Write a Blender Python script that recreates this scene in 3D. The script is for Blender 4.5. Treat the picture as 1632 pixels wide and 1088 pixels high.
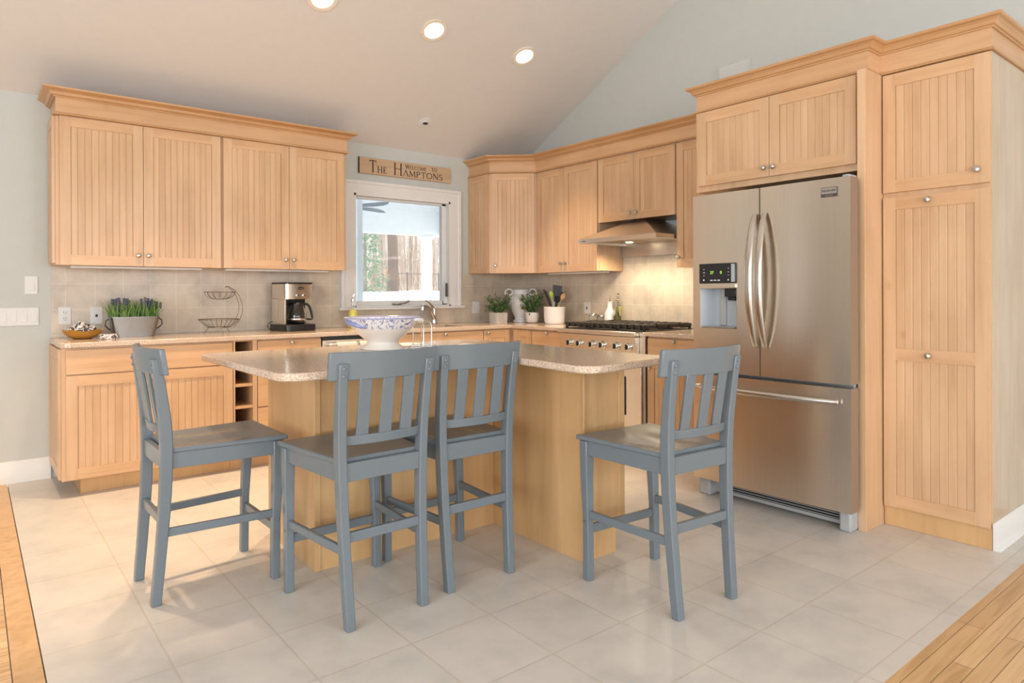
import bpy, bmesh, math, random
from mathutils import Vector, Matrix

for o in list(bpy.data.objects):
    bpy.data.objects.remove(o, do_unlink=True)
S = bpy.context.scene
COL = S.collection
PI = math.pi
rnd = random.Random(7)

# ------------------------------------------------------------------ camera
YAW, PITCH, ROLL, FPX = 0.679, -0.0011, -0.0036, 1069.75
CX0, CY0 = 815.97, 468.50
fw = Vector((math.sin(YAW) * math.cos(PITCH), math.cos(YAW) * math.cos(PITCH), math.sin(PITCH)))
rt = Vector((math.cos(YAW), -math.sin(YAW), 0))
up = rt.cross(fw)
rt, up = rt * math.cos(ROLL) + up * math.sin(ROLL), up * math.cos(ROLL) - rt * math.sin(ROLL)
cam_d = bpy.data.cameras.new('camera')
cam = bpy.data.objects.new('camera', cam_d)
COL.objects.link(cam)
cam.matrix_world = Matrix(((rt.x, up.x, -fw.x, -4.3951), (rt.y, up.y, -fw.y, -5.3019), (rt.z, up.z, -fw.z, 1.1901), (0, 0, 0, 1)))
cam_d.sensor_width = 36.0
cam_d.lens = FPX * 36.0 / 1632.0
cam_d.shift_x = (816 - CX0) / 1632.0
cam_d.shift_y = (CY0 - 544) / 1632.0
cam_d.clip_start = 0.05
S.camera = cam

# ------------------------------------------------------------------ world, light, exposure
W = bpy.data.worlds.new('overcast_sky')
S.world = W
W.use_nodes = True
wn = W.node_tree.nodes
wn['Background'].inputs['Color'].default_value = (0.95, 0.98, 1.0, 1)
wn['Background'].inputs['Strength'].default_value = 2.1
S.view_settings.view_transform = 'Standard'
S.view_settings.look = 'None'
S.view_settings.exposure = 0.0
S.view_settings.gamma = 1.0
S.view_settings.use_curve_mapping = False
try:
    S.cycles.use_denoising = True
    S.cycles.max_bounces = 10
    S.cycles.diffuse_bounces = 5
    S.cycles.sample_clamp_indirect = 6.0
    S.cycles.caustics_reflective = False
    S.cycles.caustics_refractive = False
except Exception:
    pass


def area_light(name, loc, target, sx, sy, power, color):
    d = bpy.data.lights.new(name, 'AREA')
    d.shape = 'RECTANGLE'
    d.size, d.size_y = sx, sy
    d.energy = power
    d.color = color
    o = bpy.data.objects.new(name, d)
    COL.objects.link(o)
    o.location = loc
    v = Vector(target) - Vector(loc)
    o.rotation_euler = v.to_track_quat('-Z', 'Y').to_euler()
    return o


# daylight standing in the window openings behind and to the left of the camera
REAR_W = [(-7.0, -5.4), (-4.9, -3.3), (-2.4, -0.8)]
for a_, b_ in REAR_W:
    area_light('window_daylight', ((a_ + b_) / 2, -8.98, 1.45), ((a_ + b_) / 2, 0, 1.3), 1.5, 2.0, 72, (0.96, 0.98, 1.0))
area_light('window_daylight', (-7.98, -4.6, 1.45), (0, -4.6, 1.2), 2.6, 2.0, 112, (0.97, 0.985, 1.0))
area_light('window_daylight', (-7.98, -7.2, 1.45), (0, -7.2, 1.2), 1.6, 2.0, 58, (0.97, 0.985, 1.0))


# ------------------------------------------------------------------ materials
def nt(name):
    m = bpy.data.materials.new(name)
    m.use_nodes = True
    t = m.node_tree
    return m, t, t.nodes['Principled BSDF']


def N(t, kind, **kw):
    n = t.nodes.new(kind)
    for k, v in kw.items():
        if k in n.inputs:
            n.inputs[k].default_value = v
        else:
            setattr(n, k, v)
    return n


def ramp(t, stops):
    r = t.nodes.new('ShaderNodeValToRGB')
    e = r.color_ramp.elements
    e[0].position, e[0].color = stops[0][0], (*stops[0][1], 1)
    e[1].position, e[1].color = stops[-1][0], (*stops[-1][1], 1)
    for p, c in stops[1:-1]:
        x = e.new(p)
        x.color = (*c, 1)
    return r


def plain(name, col, rough=0.5, metal=0.0, spec=0.5, trans=0.0, ior=1.45, emit=None, estr=0.0, alpha=1.0, coat=0.0):
    m, t, b = nt(name)
    n = N(t, 'ShaderNodeTexNoise')
    n.inputs['Scale'].default_value = 14
    n.inputs['Detail'].default_value = 3
    g = t.nodes.new('ShaderNodeNewGeometry')
    t.links.new(g.outputs['Position'], n.inputs['Vector'])
    r = ramp(t, [(0.3, tuple(c * 0.985 for c in col)), (0.7, tuple(min(1, c * 1.01) for c in col))])
    t.links.new(n.outputs['Fac'], r.inputs['Fac'])
    t.links.new(r.outputs['Color'], b.inputs['Base Color'])
    b.inputs['Roughness'].default_value = rough
    b.inputs['Metallic'].default_value = metal
    b.inputs['Specular IOR Level'].default_value = spec
    b.inputs['Transmission Weight'].default_value = trans
    b.inputs['IOR'].default_value = ior
    b.inputs['Alpha'].default_value = alpha
    b.inputs['Coat Weight'].default_value = coat
    if emit:
        b.inputs['Emission Color'].default_value = (*emit, 1)
        b.inputs['Emission Strength'].default_value = estr
    return m


def wood(name, base, vertical=True, rough=0.30, contrast=0.65, island=0.4, knots=True):
    m, t, b = nt(name)
    g = t.nodes.new('ShaderNodeNewGeometry')
    mp = t.nodes.new('ShaderNodeMapping')
    mp.inputs['Scale'].default_value = (22, 22, 1.3) if vertical else (1.6, 1.6, 26)
    t.links.new(g.outputs['Position'], mp.inputs['Vector'])
    off = N(t, 'ShaderNodeVectorMath', operation='ADD')
    sc = N(t, 'ShaderNodeMath', operation='MULTIPLY')
    sc.inputs[1].default_value = 37.0
    if island > 0:
        t.links.new(g.outputs['Random Per Island'], sc.inputs[0])
    else:
        sc.inputs[0].default_value = 0.0
    t.links.new(mp.outputs['Vector'], off.inputs[0])
    t.links.new(sc.outputs[0], off.inputs[1])
    n1 = N(t, 'ShaderNodeTexNoise')
    n1.inputs['Scale'].default_value = 1.0
    n1.inputs['Detail'].default_value = 5
    n1.inputs['Distortion'].default_value = 0.6
    t.links.new(off.outputs[0], n1.inputs['Vector'])
    mp2 = t.nodes.new('ShaderNodeMapping')
    mp2.inputs['Scale'].default_value = (5, 5, 2.2) if vertical else (2.5, 2.5, 6)
    t.links.new(g.outputs['Position'], mp2.inputs['Vector'])
    n2 = N(t, 'ShaderNodeTexNoise')
    n2.inputs['Scale'].default_value = 1.0
    n2.inputs['Detail'].default_value = 4
    t.links.new(mp2.outputs['Vector'], n2.inputs['Vector'])
    c = contrast
    d = tuple(base[i] * (1 - (0.16, 0.22, 0.28)[i] * c) for i in range(3))
    l = tuple(min(1, base[i] * (1 + (0.07, 0.10, 0.14)[i] * c)) for i in range(3))
    r1 = ramp(t, [(0.28, d), (0.52, base), (0.78, l)])
    t.links.new(n1.outputs['Fac'], r1.inputs['Fac'])
    r2 = ramp(t, [(0.30, (0.92, 0.89, 0.85)), (0.62, (1.04, 1.04, 1.04))])
    t.links.new(n2.outputs['Fac'], r2.inputs['Fac'])
    mx = N(t, 'ShaderNodeMix', data_type='RGBA', blend_type='MULTIPLY')
    mx.inputs[0].default_value = 1.0
    t.links.new(r1.outputs['Color'], mx.inputs[6])
    t.links.new(r2.outputs['Color'], mx.inputs[7])
    r3 = ramp(t, [(0.0, (1 - .14 * island, 1 - .20 * island, 1 - .26 * island)), (1.0, (1 + .08 * island, 1 + .09 * island, 1 + .12 * island))])
    if island > 0:
        t.links.new(g.outputs['Random Per Island'], r3.inputs['Fac'])
    m2 = N(t, 'ShaderNodeMix', data_type='RGBA', blend_type='MULTIPLY')
    m2.inputs[0].default_value = 1.0
    t.links.new(mx.outputs[2], m2.inputs[6])
    t.links.new(r3.outputs['Color'], m2.inputs[7])
    last = m2
    if knots:
        v = N(t, 'ShaderNodeTexVoronoi')
        mk = t.nodes.new('ShaderNodeMapping')
        mk.inputs['Scale'].default_value = (3.1, 3.1, 1.9)
        t.links.new(g.outputs['Position'], mk.inputs['Vector'])
        v.inputs['Scale'].default_value = 1.0
        t.links.new(mk.outputs['Vector'], v.inputs['Vector'])
        rk = ramp(t, [(0.0, (0.62, 0.45, 0.30)), (0.03, (0.86, 0.78, 0.70)), (0.065, (1, 1, 1))])
        t.links.new(v.outputs['Distance'], rk.inputs['Fac'])
        m3 = N(t, 'ShaderNodeMix', data_type='RGBA', blend_type='MULTIPLY')
        m3.inputs[0].default_value = 0.5
        t.links.new(last.outputs[2], m3.inputs[6])
        t.links.new(rk.outputs['Color'], m3.inputs[7])
        last = m3
    t.links.new(last.outputs[2], b.inputs['Base Color'])
    b.inputs['Roughness'].default_value = rough
    b.inputs['Specular IOR Level'].default_value = 0.45
    return m


MAPLE = (0.625, 0.422, 0.258)
M = {}
M['wood_v'] = wood('maple_upright_grain', MAPLE, True)
M['side'] = wood('maple_side_with_daylight_sheen', (0.50, 0.41, 0.31), True, rough=0.16, contrast=.4, island=0, knots=False)  # maple paled and greyed to paint in cool daylight glancing off the pantry side
M['wood_h'] = wood('maple_level_grain', (0.610, 0.390, 0.222), False)
M['ply'] = wood('maple_island_veneer', (0.60, 0.385, 0.19), True, contrast=0.5, island=0, knots=False)
M['wood_in'] = wood('maple_cabinet_interior', (0.50, 0.29, 0.14), False, rough=0.55)
M['crown'] = wood('maple_crown', (0.53, 0.315, 0.155), False, island=0.3, knots=False)
M['white_trim'] = plain('white_trim_paint', (0.72, 0.73, 0.725), 0.35)
M['wall'] = plain('pale_grey_green_wall_paint', (0.535, 0.565, 0.55), 0.75, spec=0.2)
M['ceil'] = plain('warm_white_ceiling_paint', (0.68, 0.66, 0.64), 0.85, spec=0.15)
M['chair'] = plain('blue_grey_chair_paint', (0.152, 0.184, 0.208), 0.24, spec=0.5)
M['white'] = plain('white_glazed_ceramic', (0.80, 0.81, 0.82), 0.18)
M['matte_white'] = plain('matte_white_pot', (0.74, 0.73, 0.71), 0.6)
M['plastic'] = plain('white_plastic', (0.68, 0.69, 0.68), 0.35)
M['slot'] = plain('dark_slot', (0.05, 0.045, 0.04), 0.6)
M['black'] = plain('black_plastic', (0.016, 0.016, 0.018), 0.28)
M['blackm'] = plain('black_matte', (0.025, 0.024, 0.023), 0.6)
M['iron'] = plain('cast_iron_grate', (0.035, 0.030, 0.026), 0.5)
M['chrome'] = plain('polished_chrome', (0.72, 0.71, 0.69), 0.10, 1.0)
M['nickel'] = plain('brushed_nickel', (0.58, 0.55, 0.51), 0.26, 1.0)
M['grey_plastic'] = plain('grey_plastic', (0.40, 0.42, 0.43), 0.42)
M['blue_grey_plastic'] = plain('pale_grey_plastic_liner', (0.42, 0.47, 0.52), 0.3)
M['glass'] = plain('clear_glass', (0.97, 0.99, 0.98), 0.02, trans=1.0, ior=1.45)
M['oil'] = plain('dark_olive_oil', (0.12, 0.095, 0.03), 0.1, trans=0.1)
M['soap'] = plain('yellow_liquid', (0.76, 0.74, 0.17), 0.12, trans=0.25, ior=1.33)
M['wire'] = plain('bronze_grey_wire', (0.16, 0.135, 0.115), 0.4, 0.8)
M['galv_handle'] = plain('dark_iron_handle', (0.10, 0.085, 0.08), 0.5, 0.6)
M['leaf'] = plain('green_leaf', (0.085, 0.17, 0.065), 0.5)
M['leaf_l'] = plain('light_green_leaf', (0.20, 0.33, 0.12), 0.5)
M['grass'] = plain('bright_green_blade', (0.10, 0.21, 0.04), 0.5)
M['lav'] = plain('dark_lavender_flower', (0.055, 0.045, 0.14), 0.7)
M['amber'] = plain('amber_wooden_bowl', (0.40, 0.20, 0.035), 0.22)
M['wood_spoon'] = plain('pale_wood_spoon', (0.58, 0.38, 0.20), 0.5)
M['red_brown'] = plain('red_brown_wood', (0.16, 0.05, 0.035), 0.4)
M['lime'] = plain('lime_green_silicone', (0.30, 0.42, 0.06), 0.4)
M['cream_cloth'] = plain('cream_cloth', (0.80, 0.72, 0.66), 0.85, spec=0.1)
M['paper'] = plain('white_paper', (0.86, 0.85, 0.82), 0.8, spec=0.1)
M['ink'] = plain('dark_brown_lettering', (0.035, 0.018, 0.012), 0.7)
M['sign'] = wood('weathered_sign_board', (0.50, 0.36, 0.235), False, rough=0.7, knots=False)
M['sign_edge'] = plain('dark_sign_edge', (0.05, 0.03, 0.02), 0.7)
M['lamp'] = plain('lit_lamp_lens', (1, 0.95, 0.88), 0.5, emit=(1.0, 0.86, 0.66), estr=9.0)
M['lampring'] = plain('ceiling_light_trim', (0.80, 0.72, 0.62), 0.4)
M['hoodlamp'] = plain('lit_hood_lamp', (1, 0.9, 0.75), 0.5, emit=(1.0, 0.80, 0.52), estr=9.0)
M['green_led'] = plain('green_display_digit', (0.2, 0.5, 0.05), 0.5, emit=(0.45, 0.85, 0.10), estr=0.9)
M['led_white'] = plain('white_display_mark', (0.6, 0.6, 0.6), 0.5, emit=(0.8, 0.85, 0.9), estr=0.35)
M['stone_pot'] = plain('pale_stone_pot', (0.60, 0.58, 0.55), 0.75)
M['snow'] = plain('snow', (0.90, 0.92, 0.95), 0.8, spec=0.2)
M['porch'] = plain('white_porch_paint', (0.88, 0.90, 0.91), 0.6)
M['bark'] = plain('grey_brown_bark', (0.44, 0.37, 0.325), 0.9, spec=0.1)
M['bark_d'] = plain('dark_grey_brown_bark', (0.27, 0.21, 0.18), 0.9, spec=0.1)
M['bark2'] = plain('pale_grey_bark', (0.74, 0.68, 0.62), 0.9, spec=0.1)
M['pine'] = plain('pine_needles', (0.34, 0.48, 0.36), 0.8, spec=0.1)
M['brush'] = plain('dry_brown_leaf_litter', (0.62, 0.49, 0.40), 0.9, spec=0.1)
M['fan'] = plain('grey_blue_fan_blade', (0.24, 0.29, 0.33), 0.5)
M['dark_metal'] = plain('dark_metal_fence', (0.20, 0.18, 0.165), 0.5)


def steel(name, col=(0.72, 0.655, 0.575), rough=0.28, axis='z'):
    m, t, b = nt(name)
    g = t.nodes.new('ShaderNodeNewGeometry')
    mp = t.nodes.new('ShaderNodeMapping')
    mp.inputs['Scale'].default_value = (180, 180, 1.5) if axis == 'z' else (2, 2, 260)
    t.links.new(g.outputs['Position'], mp.inputs['Vector'])
    n = N(t, 'ShaderNodeTexNoise')
    n.inputs['Scale'].default_value = 1.0
    n.inputs['Detail'].default_value = 3
    t.links.new(mp.outputs['Vector'], n.inputs['Vector'])
    r = ramp(t, [(0.2, tuple(c * 0.97 for c in col)), (0.8, tuple(min(1, c * 1.03) for c in col))])
    t.links.new(n.outputs['Fac'], r.inputs['Fac'])
    t.links.new(r.outputs['Color'], b.inputs['Base Color'])
    b.inputs['Metallic'].default_value = 1.0
    b.inputs['Roughness'].default_value = rough
    if axis == 'z':
        tg = t.nodes.new('ShaderNodeTangent')
        tg.direction_type = 'RADIAL'
        tg.axis = 'Z'
        t.links.new(tg.outputs['Tangent'], b.inputs['Tangent'])
        b.inputs['Anisotropic'].default_value = 0.75
        b.inputs['Anisotropic Rotation'].default_value = 0.25
    return m


M['steel'] = steel('brushed_stainless_steel')
M['steel_h'] = steel('brushed_stainless_steel_level', axis='x', rough=0.32)
M['door_side'] = plain('door_edge_with_dark_reflection', (0.26, 0.185, 0.13), 0.4)  # brown paints in the dark reflection on the fridge door edges
M['galv'] = steel('galvanised_zinc', (0.31, 0.32, 0.325), 0.40)


def grid_tile(name, axes, origin, bw, bh, c1, c2, grout, rough, mortar, bump=0.15, mott=1.0):
    m, t, b = nt(name)
    g = t.nodes.new('ShaderNodeNewGeometry')
    sp = t.nodes.new('ShaderNodeSeparateXYZ')
    t.links.new(g.outputs['Position'], sp.inputs[0])
    cb = t.nodes.new('ShaderNodeCombineXYZ')
    for i in range(2):
        ad = N(t, 'ShaderNodeMath', operation='SUBTRACT')
        ad.inputs[1].default_value = origin[i]
        t.links.new(sp.outputs[axes[i]], ad.inputs[0])
        t.links.new(ad.outputs[0], cb.inputs[i])
    # slightly wavy joints
    nz = N(t, 'ShaderNodeTexNoise')
    nz.inputs['Scale'].default_value = 30
    t.links.new(g.outputs['Position'], nz.inputs['Vector'])
    ms = N(t, 'ShaderNodeVectorMath', operation='SCALE')
    ms.inputs['Scale'].default_value = mortar * 0.9
    t.links.new(nz.outputs['Color'], ms.inputs[0])
    va = N(t, 'ShaderNodeVectorMath', operation='ADD')
    t.links.new(cb.outputs[0], va.inputs[0])
    t.links.new(ms.outputs[0], va.inputs[1])
    br = t.nodes.new('ShaderNodeTexBrick')
    br.offset = 0.0
    br.squash = 1.0
    br.inputs['Scale'].default_value = 1.0
    br.inputs['Brick Width'].default_value = bw
    br.inputs['Row Height'].default_value = bh
    br.inputs['Mortar Size'].default_value = mortar
    br.inputs['Mortar Smooth'].default_value = 0.35
    br.inputs['Color1'].default_value = (*c1, 1)
    br.inputs['Color2'].default_value = (*c2, 1)
    br.inputs['Mortar'].default_value = (*grout, 1)
    t.links.new(va.outputs[0], br.inputs['Vector'])
    n = N(t, 'ShaderNodeTexNoise')
    n.inputs['Scale'].default_value = 4.5
    n.inputs['Detail'].default_value = 7
    n.inputs['Roughness'].default_value = 0.62
    t.links.new(g.outputs['Position'], n.inputs['Vector'])
    k = mott
    r = ramp(t, [(0.30, (1 - .15 * k, 1 - .14 * k, 1 - .13 * k)), (0.5, (0.98, 0.98, 0.98)), (0.72, (1 + .07 * k, 1 + .06 * k, 1 + .05 * k))])
    t.links.new(n.outputs['Fac'], r.inputs['Fac'])
    mx = N(t, 'ShaderNodeMix', data_type='RGBA', blend_type='MULTIPLY')
    mx.inputs[0].default_value = 1.0
    t.links.new(br.outputs['Color'], mx.inputs[6])
    t.links.new(r.outputs['Color'], mx.inputs[7])
    t.links.new(mx.outputs[2], b.inputs['Base Color'])
    bp = t.nodes.new('ShaderNodeBump')
    bp.inputs['Strength'].default_value = bump
    bp.inputs['Distance'].default_value = 0.01
    inv = N(t, 'ShaderNodeMath', operation='SUBTRACT')
    inv.inputs[0].default_value = 1.0
    t.links.new(br.outputs['Fac'], inv.inputs[1])
    t.links.new(inv.outputs[0], bp.inputs['Height'])
    t.links.new(bp.outputs['Normal'], b.inputs['Normal'])
    b.inputs['Roughness'].default_value = rough
    return m


M['floor_tile'] = grid_tile('stone_floor_tile', (0, 1), (-3.89 - .331 * 20, -1.545 - .352 * 20), .331, .352, (0.635, 0.605, 0.565), (0.605, 0.58, 0.545), (0.565, 0.52, 0.46), 0.40, 0.0045, mott=1.05)
M['tile_b'] = grid_tile('beige_wall_tile_back', (0, 2), (-3.739 - .1673 * 30, .927 - .168 * 10), .1673, .168, (0.61, 0.54, 0.445), (0.56, 0.495, 0.41), (0.69, 0.63, 0.54), 0.35, 0.0028, mott=2.0)
M['tile_r'] = grid_tile('beige_wall_tile_right', (1, 2), (-.472 - .171 * 30, .927 - .168 * 10), .171, .168, (0.61, 0.54, 0.445), (0.56, 0.495, 0.41), (0.69, 0.63, 0.54), 0.35, 0.0028, mott=2.0)


def granite():
    m, t, b = nt('speckled_beige_granite')
    g = t.nodes.new('ShaderNodeNewGeometry')
    n = N(t, 'ShaderNodeTexNoise')
    n.inputs['Scale'].default_value = 165
    n.inputs['Detail'].default_value = 4
    n.inputs['Roughness'].default_value = 0.75
    t.links.new(g.outputs['Position'], n.inputs['Vector'])
    r = ramp(t, [(0.30, (0.12, 0.085, 0.065)), (0.40, (0.42, 0.31, 0.225)), (0.52, (0.62, 0.49, 0.385)), (0.64, (0.74, 0.64, 0.54)), (0.75, (0.84, 0.80, 0.74))])
    t.links.new(n.outputs['Fac'], r.inputs['Fac'])
    t.links.new(r.outputs['Color'], b.inputs['Base Color'])
    b.inputs['Roughness'].default_value = 0.13
    b.inputs['Specular IOR Level'].default_value = 0.55
    return m


M['granite'] = granite()


def plank_floor():
    m, t, b = nt('honey_oak_strip_floor')
    g = t.nodes.new('ShaderNodeNewGeometry')
    br = t.nodes.new('ShaderNodeTexBrick')
    br.offset = 0.37
    br.offset_frequency = 3
    br.inputs['Scale'].default_value = 1.0
    br.inputs['Brick Width'].default_value = 0.86
    br.inputs['Row Height'].default_value = 0.0585
    br.inputs['Mortar Size'].default_value = 0.0011
    br.inputs['Mortar Smooth'].default_value = 0.2
    br.inputs['Color1'].default_value = (0.0, 0.0, 0.0, 1)
    br.inputs['Color2'].default_value = (1.0, 1.0, 1.0, 1)
    br.inputs['Mortar'].default_value = (0.5, 0.5, 0.5, 1)
    mp0 = t.nodes.new('ShaderNodeMapping')
    mp0.inputs['Location'].default_value = (30, 30.015, 0)
    t.links.new(g.outputs['Position'], mp0.inputs['Vector'])
    t.links.new(mp0.outputs['Vector'], br.inputs['Vector'])
    r0 = ramp(t, [(0.0, (0.52, 0.32, 0.155)), (0.5, (0.66, 0.43, 0.225)), (1.0, (0.76, 0.53, 0.30))])
    t.links.new(br.outputs['Color'], r0.inputs['Fac'])
    mp = t.nodes.new('ShaderNodeMapping')
    mp.inputs['Scale'].default_value = (3, 45, 1)
    t.links.new(g.outputs['Position'], mp.inputs['Vector'])
    n = N(t, 'ShaderNodeTexNoise')
    n.inputs['Scale'].default_value = 1.0
    n.inputs['Detail'].default_value = 6
    n.inputs['Distortion'].default_value = 1.0
    t.links.new(mp.outputs['Vector'], n.inputs['Vector'])
    r = ramp(t, [(0.3, (0.80, 0.74, 0.68)), (0.55, (1, 1, 1)), (0.75, (1.06, 1.06, 1.06))])
    t.links.new(n.outputs['Fac'], r.inputs['Fac'])
    mx = N(t, 'ShaderNodeMix', data_type='RGBA', blend_type='MULTIPLY')
    mx.inputs[0].default_value = 1.0
    t.links.new(r0.outputs['Color'], mx.inputs[6])
    t.links.new(r.outputs['Color'], mx.inputs[7])
    md = N(t, 'ShaderNodeMix', data_type='RGBA', blend_type='MIX')
    t.links.new(br.outputs['Fac'], md.inputs[0])
    t.links.new(mx.outputs[2], md.inputs[6])
    md.inputs[7].default_value = (0.10, 0.05, 0.02, 1)
    t.links.new(md.outputs[2], b.inputs['Base Color'])
    b.inputs['Roughness'].default_value = 0.32
    return m


M['plank'] = plank_floor()
M['plank_y'] = wood('honey_oak_border_board', (0.60, 0.39, 0.20), True, rough=0.32, contrast=1.0)


def painted_bowl():
    m, t, b = nt('white_ceramic_with_blue_scrollwork')
    tc = t.nodes.new('ShaderNodeTexCoord')
    sp = t.nodes.new('ShaderNodeSeparateXYZ')
    t.links.new(tc.outputs['Object'], sp.inputs[0])
    at = N(t, 'ShaderNodeMath', operation='ARCTAN2')
    t.links.new(sp.outputs[1], at.inputs[0])
    t.links.new(sp.outputs[0], at.inputs[1])
    cb = t.nodes.new('ShaderNodeCombineXYZ')
    sa = N(t, 'ShaderNodeMath', operation='MULTIPLY')
    sa.inputs[1].default_value = 0.19
    t.links.new(at.outputs[0], sa.inputs[0])
    t.links.new(sa.outputs[0], cb.inputs[0])
    t.links.new(sp.outputs[2], cb.inputs[1])
    n = N(t, 'ShaderNodeTexNoise')
    n.inputs['Scale'].default_value = 27
    n.inputs['Detail'].default_value = 1.5
    n.inputs['Distortion'].default_value = 2.6
    t.links.new(cb.outputs[0], n.inputs['Vector'])
    r = ramp(t, [(0.53, (0.80, 0.80, 0.80)), (0.575, (0.16, 0.22, 0.46)), (0.63, (0.10, 0.13, 0.33)), (0.68, (0.72, 0.74, 0.80))])
    t.links.new(n.outputs['Fac'], r.inputs['Fac'])
    zr = ramp(t, [(0.100, (0, 0, 0)), (0.112, (1, 1, 1)), (0.152, (1, 1, 1)), (0.157, (0, 0, 0))])
    t.links.new(sp.outputs[2], zr.inputs['Fac'])
    mx = N(t, 'ShaderNodeMix', data_type='RGBA')
    t.links.new(zr.outputs['Color'], mx.inputs[0])
    mx.inputs[6].default_value = (0.80, 0.78, 0.75, 1)
    t.links.new(r.outputs['Color'], mx.inputs[7])
    zl = ramp(t, [(0.1555, (0, 0, 0)), (0.157, (1, 1, 1)), (0.161, (1, 1, 1)), (0.1625, (0, 0, 0))])
    t.links.new(sp.outputs[2], zl.inputs['Fac'])
    m2 = N(t, 'ShaderNodeMix', data_type='RGBA')
    t.links.new(zl.outputs['Color'], m2.inputs[0])
    t.links.new(mx.outputs[2], m2.inputs[6])
    m2.inputs[7].default_value = (0.22, 0.27, 0.55, 1)
    t.links.new(m2.outputs[2], b.inputs['Base Color'])
    b.inputs['Roughness'].default_value = 0.14
    return m


M['bowl'] = painted_bowl()
M['blue_paint'] = plain('cobalt_blue_glaze', (0.22, 0.26, 0.48), 0.2)


def speckle(name, a, b_, scale, lo, hi, rough=0.5):
    m, t, b = nt(name)
    tc = t.nodes.new('ShaderNodeTexCoord')
    n = N(t, 'ShaderNodeTexNoise')
    n.inputs['Scale'].default_value = scale
    n.inputs['Detail'].default_value = 1.0
    n.inputs['Distortion'].default_value = 1.5
    t.links.new(tc.outputs['Object'], n.inputs['Vector'])
    r = ramp(t, [(lo, a), (hi, b_)])
    t.links.new(n.outputs['Fac'], r.inputs['Fac'])
    t.links.new(r.outputs['Color'], b.inputs['Base Color'])
    b.inputs['Roughness'].default_value = rough
    return m


M['orb'] = speckle('black_and_pale_grey_pattern', (0.03, 0.03, 0.04), (0.62, 0.61, 0.62), 26, 0.47, 0.50)
M['boxpat'] = speckle('black_white_leaf_pattern', (0.03, 0.025, 0.03), (0.66, 0.62, 0.62), 70, 0.46, 0.50)


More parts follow.
